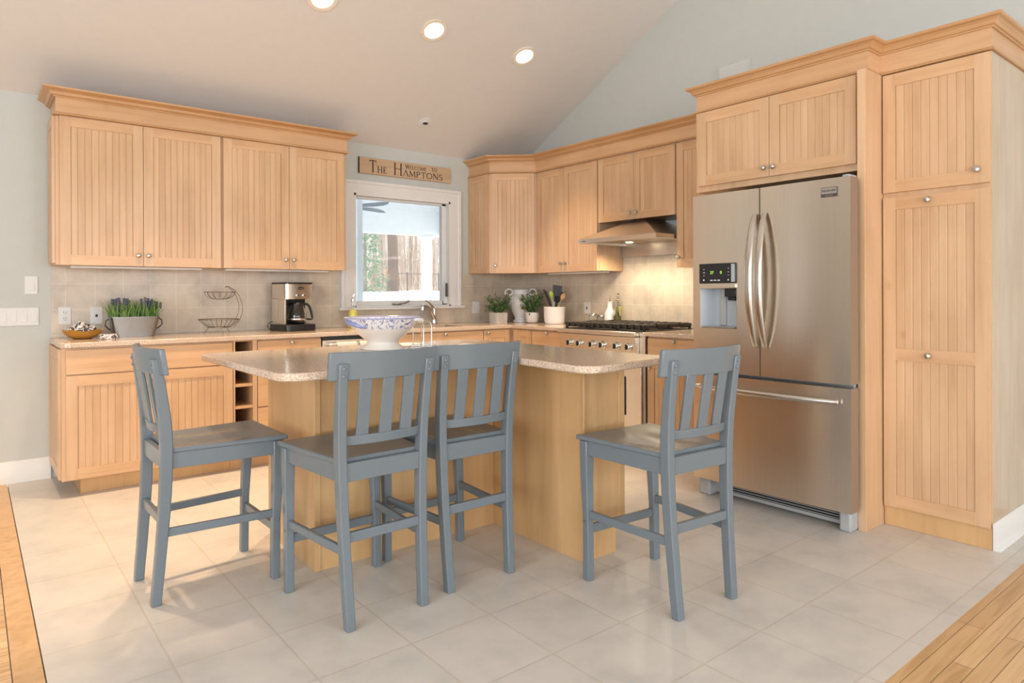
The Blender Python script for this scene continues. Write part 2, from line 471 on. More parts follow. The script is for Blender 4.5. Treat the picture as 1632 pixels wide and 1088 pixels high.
# ------------------------------------------------------------------ mesh helpers
class MB:
    def __init__(s, T=None):
        s.v, s.f, s.mi = [], [], []
        s.T = T

    def add(s, vs, fs, mi=0):
        o = len(s.v)
        T = s.T
        for p in vs:
            s.v.append(T @ Vector(p) if T else Vector(p))
        for f in fs:
            s.f.append([i + o for i in f])
            s.mi.append(mi)

    def box(s, x0, x1, y0, y1, z0, z1, mi=0):
        vs = [(x, y, z) for z in (z0, z1) for y in (y0, y1) for x in (x0, x1)]
        s.add(vs, [(0, 2, 3, 1), (4, 5, 7, 6), (0, 1, 5, 4), (2, 6, 7, 3), (0, 4, 6, 2), (1, 3, 7, 5)], mi)
        return s

    def hull8(s, b4, t4, mi=0):
        s.add(list(b4) + list(t4), [(3, 2, 1, 0), (4, 5, 6, 7), (0, 1, 5, 4), (1, 2, 6, 5), (2, 3, 7, 6), (3, 0, 4, 7)], mi)
        return s

    def prism(s, poly, z0, z1, mi=0):
        n = len(poly)
        vs = [(x, y, z0) for x, y in poly] + [(x, y, z1) for x, y in poly]
        s.add(vs, [list(range(n))[::-1], list(range(n, 2 * n))] + [(i, (i + 1) % n, n + (i + 1) % n, n + i) for i in range(n)], mi)
        return s

    def rings(s, rings, mi=0, closed=True, cap=True):
        k = len(rings[0])
        vs = [p for r in rings for p in r]
        fs = []
        for j in range(len(rings) - 1):
            for i in range(k if closed else k - 1):
                a, b = j * k + i, j * k + (i + 1) % k
                fs.append((a, b, b + k, a + k))
        if cap:
            fs.append(list(range(k))[::-1])
            fs.append([(len(rings) - 1) * k + i for i in range(k)])
        s.add(vs, fs, mi)
        return s

    def lathe(s, prof, c=(0, 0, 0), seg=28, mi=0, cap=True):
        return s.rings([[(c[0] + r * math.cos(2 * PI * i / seg), c[1] + r * math.sin(2 * PI * i / seg), c[2] + z) for i in range(seg)] for r, z in prof], mi, True, cap)

    def tube(s, pts, r, seg=8, mi=0, closed=False):
        P = [Vector(p) for p in pts]
        n = len(P)
        rr = r if isinstance(r, (list, tuple)) else [r] * n
        out = []
        prev = None
        for i in range(n):
            if closed:
                t = (P[(i + 1) % n] - P[i - 1]).normalized()
            else:
                t = (P[min(i + 1, n - 1)] - P[max(i - 1, 0)]).normalized()
            if prev is None:
                a = Vector((0, 0, 1)) if abs(t.z) < 0.9 else Vector((1, 0, 0))
                u = t.cross(a).normalized()
            else:
                u = (prev - t * prev.dot(t)).normalized()
            prev = u
            w = t.cross(u)
            out.append([tuple(P[i] + (u * math.cos(2 * PI * k / seg) + w * math.sin(2 * PI * k / seg)) * rr[i]) for k in range(seg)])
        if closed:
            out.append(out[0])
        return s.rings(out, mi, True, not closed)

    def cyl(s, p0, p1, r0, r1=None, seg=20, mi=0):
        return s.tube([p0, p1], [r0, r0 if r1 is None else r1], seg, mi)

    def ball(s, c, rx, ry=None, rz=None, seg=14, mi=0):
        ry, rz = ry or rx, rz or rx
        n = seg // 2
        R = []
        for j in range(1, n):
            a = -PI / 2 + PI * j / n
            R.append([(c[0] + rx * math.cos(a) * math.cos(2 * PI * i / seg), c[1] + ry * math.cos(a) * math.sin(2 * PI * i / seg), c[2] + rz * math.sin(a)) for i in range(seg)])
        return s.rings(R, mi)

    def sweep(s, path, prof, mi=0):
        """closed profile [(offset, z)] along an xy path, mitred; offset to the left-hand normal * -1 (right side)"""
        P = [Vector((p[0], p[1])) for p in path]
        rings = []
        for i in range(len(P)):
            ns = []
            for a, b in ((i - 1, i), (i, i + 1)):
                if a >= 0 and b < len(P):
                    d = (P[b] - P[a]).normalized()
                    ns.append(Vector((d.y, -d.x)))
            m = ns[0] if len(ns) == 1 else (ns[0] + ns[1]) / (1 + ns[0].dot(ns[1]))
            rings.append([(P[i].x + m.x * o, P[i].y + m.y * o, z) for o, z in prof])
        return s.rings(rings, mi)

    def leaf(s, p, d, L, w, bend=0.3, mi=0):
        p, d = Vector(p), Vector(d).normalized()
        a = Vector((0, 0, 1)) if abs(d.z) < 0.95 else Vector((1, 0, 0))
        u = d.cross(a).normalized()
        n = u.cross(d)
        q = [p, p + d * L * .45 + u * w / 2 + n * bend * L * .2, p + d * L - n * bend * L * .3, p + d * L * .45 - u * w / 2 + n * bend * L * .2]
        s.add(q, [(0, 1, 2, 3)], mi)

    def build(s, name, mats, parent=None, bevel=0.0, seg=2, smooth=35, recalc=True):
        me = bpy.data.meshes.new(name)
        off = parent_world(parent)
        me.from_pydata([tuple(p - off) for p in s.v], [], s.f)
        for m in (mats if isinstance(mats, (list, tuple)) else [mats]):
            me.materials.append(m)
        for i, p in enumerate(me.polygons):
            p.material_index = s.mi[i]
        if recalc:
            bm = bmesh.new()
            bm.from_mesh(me)
            bmesh.ops.recalc_face_normals(bm, faces=bm.faces)
            bm.to_mesh(me)
            bm.free()
        if smooth:
            for p in me.polygons:
                p.use_smooth = True
            me.set_sharp_from_angle(angle=math.radians(smooth))
        me.update()
        o = bpy.data.objects.new(name, me)
        COL.objects.link(o)
        if parent:
            o.parent = parent
        if bevel:
            b = o.modifiers.new('edge', 'BEVEL')
            b.width = bevel
            b.segments = seg
            b.limit_method = 'ANGLE'
            b.angle_limit = math.radians(40)
        return o


def parent_world(p):
    v = Vector((0, 0, 0))
    while p is not None:
        v += Vector(p.location)
        p = p.parent
    return v


def tag(o, label, cat, group=None):
    o['label'], o['category'] = label, cat
    if group:
        o['group'] = group
    return o


def thing(name, label, cat, loc=(0, 0, 0), group=None):
    o = bpy.data.objects.new(name, None)
    o.empty_display_size = 0.1
    COL.objects.link(o)
    o.location = loc
    return tag(o, label, cat, group)


def struct(o):
    o['kind'] = 'structure'
    return o


def frame(origin, right):
    """local (a, d, z): a to the viewer's right, d out of the wall, z up"""
    r = Vector((right[0], right[1], 0)).normalized()
    out = r.cross(Vector((0, 0, 1)))
    return Matrix(((r.x, out.x, 0, origin[0]), (r.y, out.y, 0, origin[1]), (0, 0, 1, 0), (0, 0, 0, 1)))


BACK = frame((0, 0), (1, 0))
RIGHT = frame((0, 0), (0, -1))


def copy_tree(o, parent=None):
    c = o.copy()
    COL.objects.link(c)
    if parent:
        c.parent = parent
    for ch in [x for x in bpy.data.objects if x.parent == o]:
        copy_tree(ch, c)
    return c


# ------------------------------------------------------------------ cabinet parts
def door(T, parent, a0, a1, z0, z1, d0, d1, knob=None, rails=None, st=0.058, name='door'):
    """framed beadboard door; the frame, the back board and every bead are separate islands of one mesh"""
    b = MB(T)
    rl = 0.062
    b.box(a0, a0 + st, d0, d1, z0, z1)
    b.box(a1 - st, a1, d0, d1, z0, z1)
    zs = [(z0, z0 + rl)] + (rails or []) + [(z1 - rl, z1)]
    for r0, r1 in zs:
        b.box(a0 + st, a1 - st, d0, d1 - .0006, r0, r1, 1)
    for i in range(len(zs) - 1):
        p0, p1 = zs[i][1], zs[i + 1][0]
        A0, A1 = a0 + st, a1 - st
        bk = d1 - min(.0092, (d1 - d0) * .55)
        b.box(A0, A1, d0, bk, p0, p1)
        n = max(2, round((A1 - A0) / 0.0382))
        w = (A1 - A0) / n
        for k in range(n):
            x0, x1 = A0 + k * w + .0014, A0 + (k + 1) * w - .0014
            y = d1 - min(.0065, (d1 - d0) * .3)
            b.prism_adz([(x0, bk), (x1, bk), (x1, y - .0022), (x1 - .0022, y), (x0 + .0022, y), (x0, y - .0022)], p0, p1)
    o = b.build(name, [M['wood_v'], M['wood_h']], parent, smooth=20)
    if knob:
        for kk in (knob if isinstance(knob, list) else [knob]):
            knob_part(T, o, kk[0], d1, kk[1])
    return o


MB.prism_adz = lambda s, poly, z0, z1, mi=0: s.prism(poly, z0, z1, mi)


def knob_part(T, parent, a, d, z):
    b = MB()
    prof = [(.006, 0), (.006, .010), (.0075, .013), (.0145, .017), (.0155, .021), (.013, .026), (.006, .029)]
    R = []
    for r, h in prof:
        R.append([tuple(T @ Vector((a + r * math.cos(2 * PI * i / 16), d + h, z + r * math.sin(2 * PI * i / 16)))) for i in range(16)])
    b.rings(R)
    o = b.build('knob', M['nickel'], parent)
    return o


def drawer(T, parent, a0, a1, z0, z1, d0, d1, knob=None, name='drawer'):
    b = MB(T)
    b.box(a0, a1, d0, d1, z0, z1)
    o = b.build(name, M['wood_h'], parent, bevel=.003)
    if knob:
        knob_part(T, o, knob[0], d1, knob[1])
    return o


def body(T, parent, a0, a1, d0, d1, z0, z1, name='cabinet_body', mat=None):
    b = MB(T)
    b.box(a0, a1, d0, d1, z0, z1)
    return b.build(name, mat or M['wood_v'], parent, bevel=.0015)


G = 0.0016   # half the reveal between doors

# ------------------------------------------------------------------ the room
ZC, SL = 2.482, 0.5293
RY = -4.5
ZR = ZC - SL * RY
XL, YR = -8.0, -9.0

f = MB()
f.box(-4.215, 0, -4.42, 0, -0.05, 0)
struct(f.build('floor', M['floor_tile']))
f = MB()
f.box(XL, -4.30, -4.42, 0, -0.05, 0)
f.box(XL, 0, YR, -4.42, -0.05, 0)
f.box(-4.297, -4.219, -4.42, 0, -0.05, 0, 1)
o = struct(f.build('floor_wood', [M['plank'], M['plank_y']]))

# back wall with the window opening
WX0, WX1, WZ0, WZ1 = -1.852, -0.871, 1.075, 2.051
w = MB()
GX0, GX1 = -7.85, -7.15  # unseen opening added for a bright band in the fridge steel
for x0, x1, z0, z1 in ((XL, GX0, 0, ZC), (GX1, WX0, 0, ZC), (GX0, GX1, 2.25, ZC), (WX1, .15, 0, ZC), (WX0, WX1, 0, WZ0), (WX0, WX1, WZ1, ZC)):
    w.box(x0, x1, 0, 0.15, z0, z1 + (0.0 if z1 < ZC else 0.02))
struct(w.build('wall_back', M['wall'], smooth=0))


def gable(x0, x1, name):
    g = MB()
    pts = [(0.0, 0.0), (0.0, ZC), (RY, ZR), (YR, ZR + SL * (YR - RY)), (YR, 0.0)]
    n = len(pts)
    g.add([(x0, y, z) for y, z in pts] + [(x1, y, z) for y, z in pts], [list(range(n)), list(range(n, 2 * n))[::-1]] + [(i, n + i, n + (i + 1) % n, (i + 1) % n) for i in range(n)])
    return struct(g.build(name, M['wall'], smooth=0))


gable(0.0, 0.15, 'wall_right')


def wall_with_windows(name, along, fixed, lo, hi, ztop, spans, z0, z1):
    w = MB()
    t = -0.15
    xs = sorted([lo, hi] + [q for sp in spans for q in sp])

    def bx(a, b, c, d):
        if along == 'x':
            w.box(a, b, fixed + t, fixed, c, d)
        else:
            w.box(fixed + t, fixed, a, b, c, d)
    for i in range(len(xs) - 1):
        a, b = xs[i], xs[i + 1]
        if (a, b) in spans:
            bx(a, b, 0, z0)
            bx(a, b, z1, ztop)
        else:
            bx(a, b, 0, ztop)
    return struct(w.build(name, M['wall'], smooth=0))


wall_with_windows('wall_rear', 'x', YR, XL, 0.15, ZC + .02, REAR_W, 0.42, 2.46)
LEFT_W = [(-8.0, -6.4), (-5.9, -3.3)]
g = wall_with_windows('wall_left', 'y', XL, YR, 0, ZR, LEFT_W, 0.42, 2.46)

c = MB()
th = .12
for y0, z0, y1, z1 in ((0.15, ZC - SL * .15, RY, ZR), (RY, ZR, YR - .15, ZR + SL * (YR - .15 - RY))):
    c.hull8([(XL - .15, y0, z0), (.15, y0, z0), (.15, y1, z1), (XL - .15, y1, z1)], [(XL - .15, y0, z0 + th), (.15, y0, z0 + th), (.15, y1, z1 + th), (XL - .15, y1, z1 + th)])
struct(c.build('ceiling', M['ceil'], smooth=0))

# windows behind the camera: white frames with muntins, seen only as reflections
wi = 2
for a_, b_ in REAR_W:
    b = MB()
    for x in (a_, (a_ + b_) / 2 - .03, b_ - .06):
        b.box(x, x + .06, YR - .10, YR - .04, .42, 2.46)
    for z in (.42, .88, 1.32, 1.76, 2.20, 2.40):
        b.box(a_, b_, YR - .09, YR - .05, z, z + .045)
    struct(b.build('window_%d' % wi, M['white_trim'], smooth=0))
    wi += 1
for a_, b_ in LEFT_W:
    b = MB()
    for y in (a_, (a_ + b_) / 2 - .03, b_ - .06):
        b.box(XL - .10, XL - .04, y, y + .06, .42, 2.46)
    for z in (.42, 1.32, 2.40):
        b.box(XL - .09, XL - .05, a_, b_, z, z + .05)
    struct(b.build('window_%d' % wi, M['white_trim'], smooth=0))
    wi += 1

# unseen framed opening added to put a bright vertical band in the fridge reflection
b = MB()
for x in (GX0, GX1 - .07):
    b.box(x, x + .07, -.015, .10, 0, 2.25)
b.box(GX0, GX1, -.015, .10, 2.16, 2.25)
b.box(GX0, GX1, .03, .08, 0, .22)
struct(b.build('reflection_opening_frame', M['white_trim'], smooth=0))

# backsplash tiles
b = MB()
b.box(-3.985, -1.99, -.008, -.0002, .9105, 1.379)
b.box(-1.99, -.74, -.008, -.0002, .9105, 1.059)
b.box(-.74, -.008, -.008, -.0002, .9105, 1.379)
struct(b.build('wall_backsplash_rear', M['tile_b'], smooth=0))
b = MB()
b.box(-.008, -.0002, -2.76, -.0081, .9105, 1.379)
b.box(-.008, -.0002, -2.19, -1.395, 1.379, 1.60)
struct(b.build('wall_backsplash_side', M['tile_r'], smooth=0))

# baseboards
BB = [(0, 0), (0.016, 0), (0.016, .095), (.012, .104), (.012, .118), (.007, .135), (0, .138)]
b = MB()
b.sweep([(GX1 + .08, -.0), (-3.99, -.0)], BB)
struct(b.build('baseboard_left', M['white_trim']))
b = MB()
b.sweep([(-.742, -4.288), (0, -4.288)], [(0, 0), (0.03, 0), (.026, .016), (0.018, .02), (0.018, .085), (.012, .096), (.012, .108), (.006, .118), (0, .122)])
struct(b.build('baseboard_right', M['white_trim']))

# ------------------------------------------------------------------ kitchen window
win = thing('window_1', 'white casement window above the sink looking onto a snowy porch', 'window', (-1.36, 0, 1.06))
struct(win)
b = MB()
pth = [(WX0, 1.075), (WX0, WZ1), (WX1, WZ1), (WX1, 1.075)]
R = []
for k, (x, z) in enumerate(pth):
    sx_ = -1 if k < 2 else 1
    sz_ = 0 if k in (0, 3) else 1
    R.append([(x + sx_ * o_ * 1.06, -.0005 - d_, z + sz_ * o_) for o_, d_ in ((-.004, 0), (-.004, .014), (.006, .017), (.080, .019), (.086, .027), (.108, .027), (.113, .022), (.113, 0))])
b.rings(R)
b.build('casing', M['white_trim'], win, smooth=20)
b = MB()
for x0, x1, z0, z1 in ((WX0, WX0 + .018, WZ0, WZ1), (WX1 - .018, WX1, WZ0, WZ1), (WX0, WX1, WZ1 - .018, WZ1), (WX0, WX1, WZ0, WZ0 + .012)):
    b.box(x0, x1, -.017, .149, z0, z1)
b.build('window_jamb', M['white_trim'], win)
b = MB()
b.box(-2.0, -.735, -.055, .04, 1.052, 1.074)
b.build('sill', M['white_trim'], win, bevel=.005)
sa = MB()
sx0, sx1, sz0, sz1, sw = WX0 + .018, WX1 - .018, 1.087, WZ1 - .018, .046
for x0, x1, z0, z1 in ((sx0, sx0 + .02, sz0, sz1), (sx1 - sw, sx1, sz0, sz1), (sx0, sx1, sz1 - .02, sz1), (sx0, sx1, sz0, sz0 + .04)):
    sa.box(x0, x1, .035, .085, z0, z1)
sash = sa.build('sash', M['white_trim'], win, bevel=.003)
b = MB()
b.box(sx0 + .018, sx1 - sw + .004, .058, .064, sz0 + .036, sz1 - .018)
b.build('glass', M['glass'], sash)
b = MB()
b.ball((-1.425, .015, 1.098), .050, .030, .018, 16)
b.tube([(-1.455, -.016, 1.098), (-1.42, -.03, 1.108), (-1.38, -.032, 1.108), (-1.345, -.028, 1.118), (-1.33, -.026, 1.126)], [.009, .010, .009, .009, .012], 8)
b.build('crank_handle', M['nickel'], win)
b = MB()
b.box(-.928, -.890, .010, .034, 1.095, 1.165)
lk = b.build('lock_base', M['white_trim'], win, bevel=.004)
b = MB()
b.box(-.914, -.902, -.012, .012, 1.160, 1.290)
b.build('lock_lever', M['galv_handle'], lk, bevel=.004)

# ------------------------------------------------------------------ wall cabinets on the back wall
LU = 'beadboard wall cabinets'
uz0, uz1, dz1 = 1.378, 2.300, 2.2985
for (x0, x1, dd, lab) in (
        (-3.985, -3.0105, [(-3.966, -3.5052, 1), (-3.5052, -3.018, -1)], 'pale maple two-door wall cabinet above the lavender trough, at the end of its run'),
        (-3.0095, -2.065, [(-3.002, -2.530, 1), (-2.530, -2.090, -1)], 'pale maple two-door wall cabinet above the coffee maker, next to the window')):
    t = thing('wall_cabinet', lab, 'cabinet', ((x0 + x1) / 2, -.16, uz0), LU)
    body(BACK, t, x0, x1, .0005, .312, uz0, uz1)
    for a0, a1, side in dd:
        ka = (a1 - .030) if side > 0 else (a0 + .030)
        door(BACK, t, a0 + G, a1 - G, uz0 - .001, dz1, .314, .334, (ka, 1.447))
    for q in (.08, .52):
        b = MB()
        b.box(x0 + q, x0 + q + .36, -.20, -.10, uz0 - .014, uz0 - .0005)
    # end panel on the open side
    if x0 < -3.9:
        b = MB(frame((x0 - .001, 0), (0, -1)))
        door(frame((x0 - .0005, 0), (0, -1)), t, .02, .30, uz0 + .01, dz1, .0, .016, st=.05, name='end_panel')
b = MB()
for x0 in (-3.90, -2.96):
    b = MB()
    b.box(x0, x0 + .78, -.24, -.17, uz0 - .016, uz0 - .0005)
    tag(b.build('under_cabinet_light', M['plastic'], bevel=.004), 'thin white light bar beneath the %s wall cabinet' % ('lavender-side' if x0 < -3.5 else 'coffee-maker-side'), 'light', 'light bars under the wall cabinets')

CROWN = [(0, 2.405), (.008, 2.405), (.010, 2.412), (.018, 2.414), (.022, 2.420), (.024, 2.430), (.034, 2.440), (.046, 2.444), (.050, 2.448), (.052, 2.457), (0, 2.457)]
CROWN2 = [(o * 1.32, z) for o, z in CROWN]
LEDGE = [(0, 2.301), (.010, 2.301), (.014, 2.305), (.014, 2.309), (.008, 2.314), (0, 2.315)]


def cornice(path, fr_in, label, crown):
    t = thing('cabinet_cornice', label, 'cornice', (path[0][0], path[0][1], 2.30), 'cornices on top of the cabinets')
    b = MB()
    b.sweep(path, [(-.02, 2.302), (0, 2.302), (0, 2.412), (-.02, 2.412)])
    b.build('frieze_board', M['wood_h'], t)
    b = MB()
    b.sweep(path, LEDGE)
    b.build('ledge_bead', M['crown'], t, smooth=25)
    b = MB()
    b.sweep(path, crown)
    b.build('crown_molding', M['crown'], t, smooth=25)


cornice([(-2.068, -.001), (-2.068, -.345), (-3.985, -.345), (-3.985, -.001)][::-1] if False else [(-3.985, -.001), (-3.985, -.345), (-2.068, -.345), (-2.068, -.001)][::-1][::-1], 0, 'maple crown cornice over the wall cabinets left of the window', CROWN2)

# ------------------------------------------------------------------ wall cabinets on the right
# corner cabinet
P1, P2 = (-.640, -.318), (-.318, -.612)
t = thing('corner_wall_cabinet', 'maple corner wall cabinet with an angled door right of the window', 'cabinet', (-.33, -.3, uz0))
b = MB()
b.prism([(-.640, -.0005), (-.640, -.318), (-.318, -.612), (-.0005, -.612), (-.0005, -.0005)], uz0, uz1)
b.build('cabinet_body', M['wood_v'], t)
DG = frame(P1, (P2[0] - P1[0], P2[1] - P1[1]))
Ld = math.hypot(P2[0] - P1[0], P2[1] - P1[1])
door(DG, t, .022, Ld - .018, uz0 - .001, dz1, .001, .021, (.055, 1.447))
door(frame((-.6405, 0), (0, -1)), t, .006, .306, uz0 + .004, dz1, .0, .016, st=.045, name='end_panel')
RU = 'maple wall cabinets on the range wall'


def wallcab(a0, a1, z0, doors, label, name='wall_cabinet', low=None):
    t = thing(name, label, 'cabinet', (-.15, -(a0 + a1) / 2, z0), RU)
    body(RIGHT, t, a0, a1, .0005, .300, z0, uz1)
    for d0, d1, ka, kz in doors:
        door(RIGHT, t, d0 + G, d1 - G, z0 - .001, dz1, .301, .321, (ka, kz))
    return t


wallcab(.613, 1.3925, uz0, [(.618, .980, .952, 1.452), (.980, 1.388, 1.008, 1.452)], 'tall maple two-door wall cabinet between the corner unit and the range hood')
wallcab(1.3945, 2.1895, 1.774, [(1.400, 1.786, 1.752, 1.826), (1.786, 2.184, 1.818, 1.826)], 'short maple two-door wall cabinet directly above the range hood')
wallcab(2.1915, 2.772, uz0, [(2.198, 2.765, 2.224, 1.452)], 'narrow maple wall cabinet between the range hood and the fridge')
b = MB(RIGHT)
b.box(.66, 1.36, .14, .22, uz0 - .016, uz0 - .0005)
tag(b.build('under_cabinet_light', M['plastic'], bevel=.004), 'thin white light bar beneath the wall cabinet beside the range hood', 'light', 'light bars under the wall cabinets')
cornice([(-.648, -.001), (-.648, -.335), (-.338, -.622), (-.338, -2.772)], 0, 'maple crown cornice running over the corner and range wall cabinets', CROWN2)

# ------------------------------------------------------------------ tall units round the fridge
t = thing('fridge_cabinet', 'maple two-door cabinet above the stainless fridge', 'cabinet', (-.44, -3.28, 1.81))
body(RIGHT, t, 2.7745, 3.7735, .0005, .880, 1.808, uz1)
door(RIGHT, t, 2.802, 3.276 - G, 1.843, 2.290, .881, .901, (3.247, 1.893))
door(RIGHT, t, 3.276 + G, 3.751, 1.843, 2.290, .881, .901, (3.304, 1.893))
t = thing('fridge_end_panel', 'tall maple panel standing between the fridge and the pantry cabinet', 'panel', (-.47, -3.795, 0))
b = MB(RIGHT)
b.box(3.775, 3.8135, .0005, .944, 0, 2.2995)
b.build('panel_board', M['wood_v'], t, bevel=.002)
t = thing('pantry_cabinet', 'tall maple pantry cabinet with beadboard doors at the end of the range wall', 'cabinet', (-.37, -4.05, 0))
body(RIGHT, t, 3.8145, 4.285, .0005, .735, .0, uz1)
door(RIGHT, t, 3.8215, 4.281, 1.694, 2.2925, .736, .757, (4.236, 1.757))
door(RIGHT, t, 3.8215, 4.281, .102, 1.668, .736, .757, [(4.030, 1.640), (4.030, .878)], rails=[(.845, .906)])
b = MB(RIGHT)
b.box(3.8215, 4.285, .735, .740, .001, .100)
b.build('plinth', M['ply'], t)
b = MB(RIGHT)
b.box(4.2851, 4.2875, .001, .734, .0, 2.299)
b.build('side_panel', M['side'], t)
cornice([(-.30, -2.7745), (-.875, -2.7745), (-.875, -3.800), (-.742, -3.800), (-.742, -4.288), (-.001, -4.288)], 0, 'maple crown cornice stepping over the fridge cabinet and pantry', CROWN)

# ------------------------------------------------------------------ base cabinets
BD0, BD1 = .613, .633
BG = 'maple base cabinets under the counter'


def basecab(T, a0, a1, label, fronts, toe=True, end=None, name='base_cabinet', low=False):
    mid = T @ Vector(((a0 + a1) / 2, .3, 0))
    t = thing(name, label, 'cabinet', (mid.x, mid.y, 0), BG)
    body(T, t, a0, a1, .0005, .612, .10, .69 if low else .8795)
    if low:
        body(T, t, a0, a1, .590, .612, .6905, .8795, name='face_frame')
    if toe:
        body(T, t, a0 + (.10 if end else 0), a1, .02, .545, 0, .0995, name='toe_kick', mat=M['ply'])
    for k in fronts:
        (door if k[0] == 'door' else drawer)(T, t, k[1] + G, k[2] - G, k[3], k[4], BD0, BD1, k[5])
    return t


t = basecab(BACK, -3.985, -3.0255, 'wide maple base cabinet with one long drawer at the open end of the counter',
            [('drawer', -3.966, -3.028, .7225, .868, (-3.497, .872 - .05)), ('door', -3.966, -3.4985, .108, .716, (-3.528, .66)), ('door', -3.4985, -3.028, .108, .716, (-3.469, .66))], end=True)
door(frame((-3.9855, 0), (0, -1)), t, .03, .60, .11, .872, .0, .014, st=.05, name='end_panel')
# wine cubby
t = thing('cubby_cabinet', 'narrow open maple cubby cabinet with shelves in the base run', 'cabinet', (-2.947, -.3, 0), BG)
b = MB(BACK)
b.box(-3.025, -3.014, .02, .633, .10, .8795)
b.box(-2.898, -2.8695, .02, .633, .10, .8795)
b.box(-3.014, -2.898, .02, .633, .871, .8795, 1)
b.box(-3.014, -2.898, .02, .633, .10, .115, 1)
b.box(-3.014, -2.898, .0005, .02, .10, .8795, 1)
b.build('cabinet_body', [M['wood_v'], M['wood_in']], t, bevel=.001)
for z in (.270, .418, .566, .714):
    b = MB(BACK)
    b.box(-3.0135, -2.8985, .021, .628, z, z + .018)
    b.build('shelf', M['wood_h'], t, bevel=.001)
b = MB(BACK)
b.box(-3.025, -2.8695, .02, .545, 0, .0995)
b.build('toe_kick', M['ply'], t)
basecab(BACK, -2.869, -2.4065, 'maple base cabinet with three drawers beside the dishwasher',
        [('drawer', -2.866, -2.409, .7225, .868, (-2.630, .850)), ('drawer', -2.866, -2.409, .418, .716, (-2.630, .60)), ('drawer', -2.866, -2.409, .108, .411, (-2.630, .30))])
basecab(BACK, -1.7975, -.9425, 'maple sink base cabinet with a false drawer front below the window',
        [('drawer', -1.795, -.945, .7225, .868, (-1.343, .855)), ('door', -1.795, -1.370, .108, .716, (-1.40, .66)), ('door', -1.370, -.945, .108, .716, (-1.34, .66))], low=True)
# corner base
t = thing('corner_base_cabinet', 'maple corner base cabinet with two beadboard doors meeting at a right angle', 'cabinet', (-.4, -.4, 0), BG)
b = MB()
b.prism([(-.942, -.0005), (-.0005, -.0005), (-.0005, -.905), (-.612, -.905), (-.612, -.612), (-.942, -.612)], .10, .8795)
b.build('cabinet_body', M['wood_v'], t)
b = MB()
b.prism([(-.942, -.02), (-.02, -.02), (-.02, -.905), (-.545, -.905), (-.545, -.545), (-.942, -.545)], 0, .0995)
b.build('toe_kick', M['ply'], t)
door(BACK, t, -.938, -.657, .108, .868, BD0, BD1, (-.903, .846), st=.05)
door(RIGHT, t, .657, .903, .108, .868, BD0, BD1, st=.05)
basecab(RIGHT, .9055, 1.2845, 'maple base cabinet with three drawers between the corner and the range',
        [('drawer', .908, 1.282, .7225, .868, (1.112, .852)), ('drawer', .908, 1.282, .418, .716, (1.095, .60)), ('drawer', .908, 1.282, .108, .411, (1.095, .30))])
basecab(RIGHT, 2.1715, 2.7765, 'maple base cabinet with a drawer over a door between the range and the fridge',
        [('drawer', 2.176, 2.66, .7225, .868, (2.416, .851)), ('door', 2.176, 2.66, .108, .716, (2.21, .66))])

# ------------------------------------------------------------------ countertop
CT0, CT1 = .880, .910


def cells(xs, ys, inside, z0, z1, T=None):
    b = MB()
    idx = {}
    vs, fs = [], []

    def V(x, y, z):
        k = (round(x, 5), round(y, 5), z)
        if k not in idx:
            idx[k] = len(vs)
            vs.append((x, y, z))
        return idx[k]
    nx, ny = len(xs) - 1, len(ys) - 1
    I = lambda i, j: 0 <= i < nx and 0 <= j < ny and inside((xs[i] + xs[i + 1]) / 2, (ys[j] + ys[j + 1]) / 2)
    for i in range(nx):
        for j in range(ny):
            if not I(i, j):
                continue
            x0, x1, y0, y1 = xs[i], xs[i + 1], ys[j], ys[j + 1]
            fs.append((V(x0, y0, z1), V(x1, y0, z1), V(x1, y1, z1), V(x0, y1, z1)))
            fs.append((V(x0, y0, z0), V(x0, y1, z0), V(x1, y1, z0), V(x1, y0, z0)))
            for (di, dj, p, q) in ((-1, 0, (x0, y1), (x0, y0)), (1, 0, (x1, y0), (x1, y1)), (0, -1, (x0, y0), (x1, y0)), (0, 1, (x1, y1), (x0, y1))):
                if not I(i + di, j + dj):
                    fs.append((V(*p, z0), V(*q, z0), V(*q, z1), V(*p, z1)))
    b.add(vs, fs)
    return b


SINK = (-1.72, -1.02, -.52, -.14)
b = cells([-3.94, SINK[0], SINK[1], -.648, -.0085], [-1.2855, -.648, SINK[2], SINK[3], -.0085],
          lambda x, y: (y > -.648 or x > -.648) and not (SINK[0] < x < SINK[1] and SINK[2] < y < SINK[3]), CT0, CT1)
q = .055
arc = [(-3.94, -.648)] + [(-3.995 + q - q * math.sin(a), -.648 + q - q * math.cos(a)) for a in [PI / 2 * k / 6 for k in range(7)]]
b.prism([(-3.94, -.0085), (-3.995, -.0085)] + arc[::-1], CT0, CT1)
tag(b.build('countertop', M['granite'], bevel=.004), 'long speckled beige granite worktop turning the corner under the window', 'countertop')
b = MB(RIGHT)
b.box(2.1665, 2.7765, .0085, .648, CT0, CT1)
tag(b.build('countertop', M['granite'], bevel=.004), 'short speckled granite worktop between the range and the fridge', 'countertop')
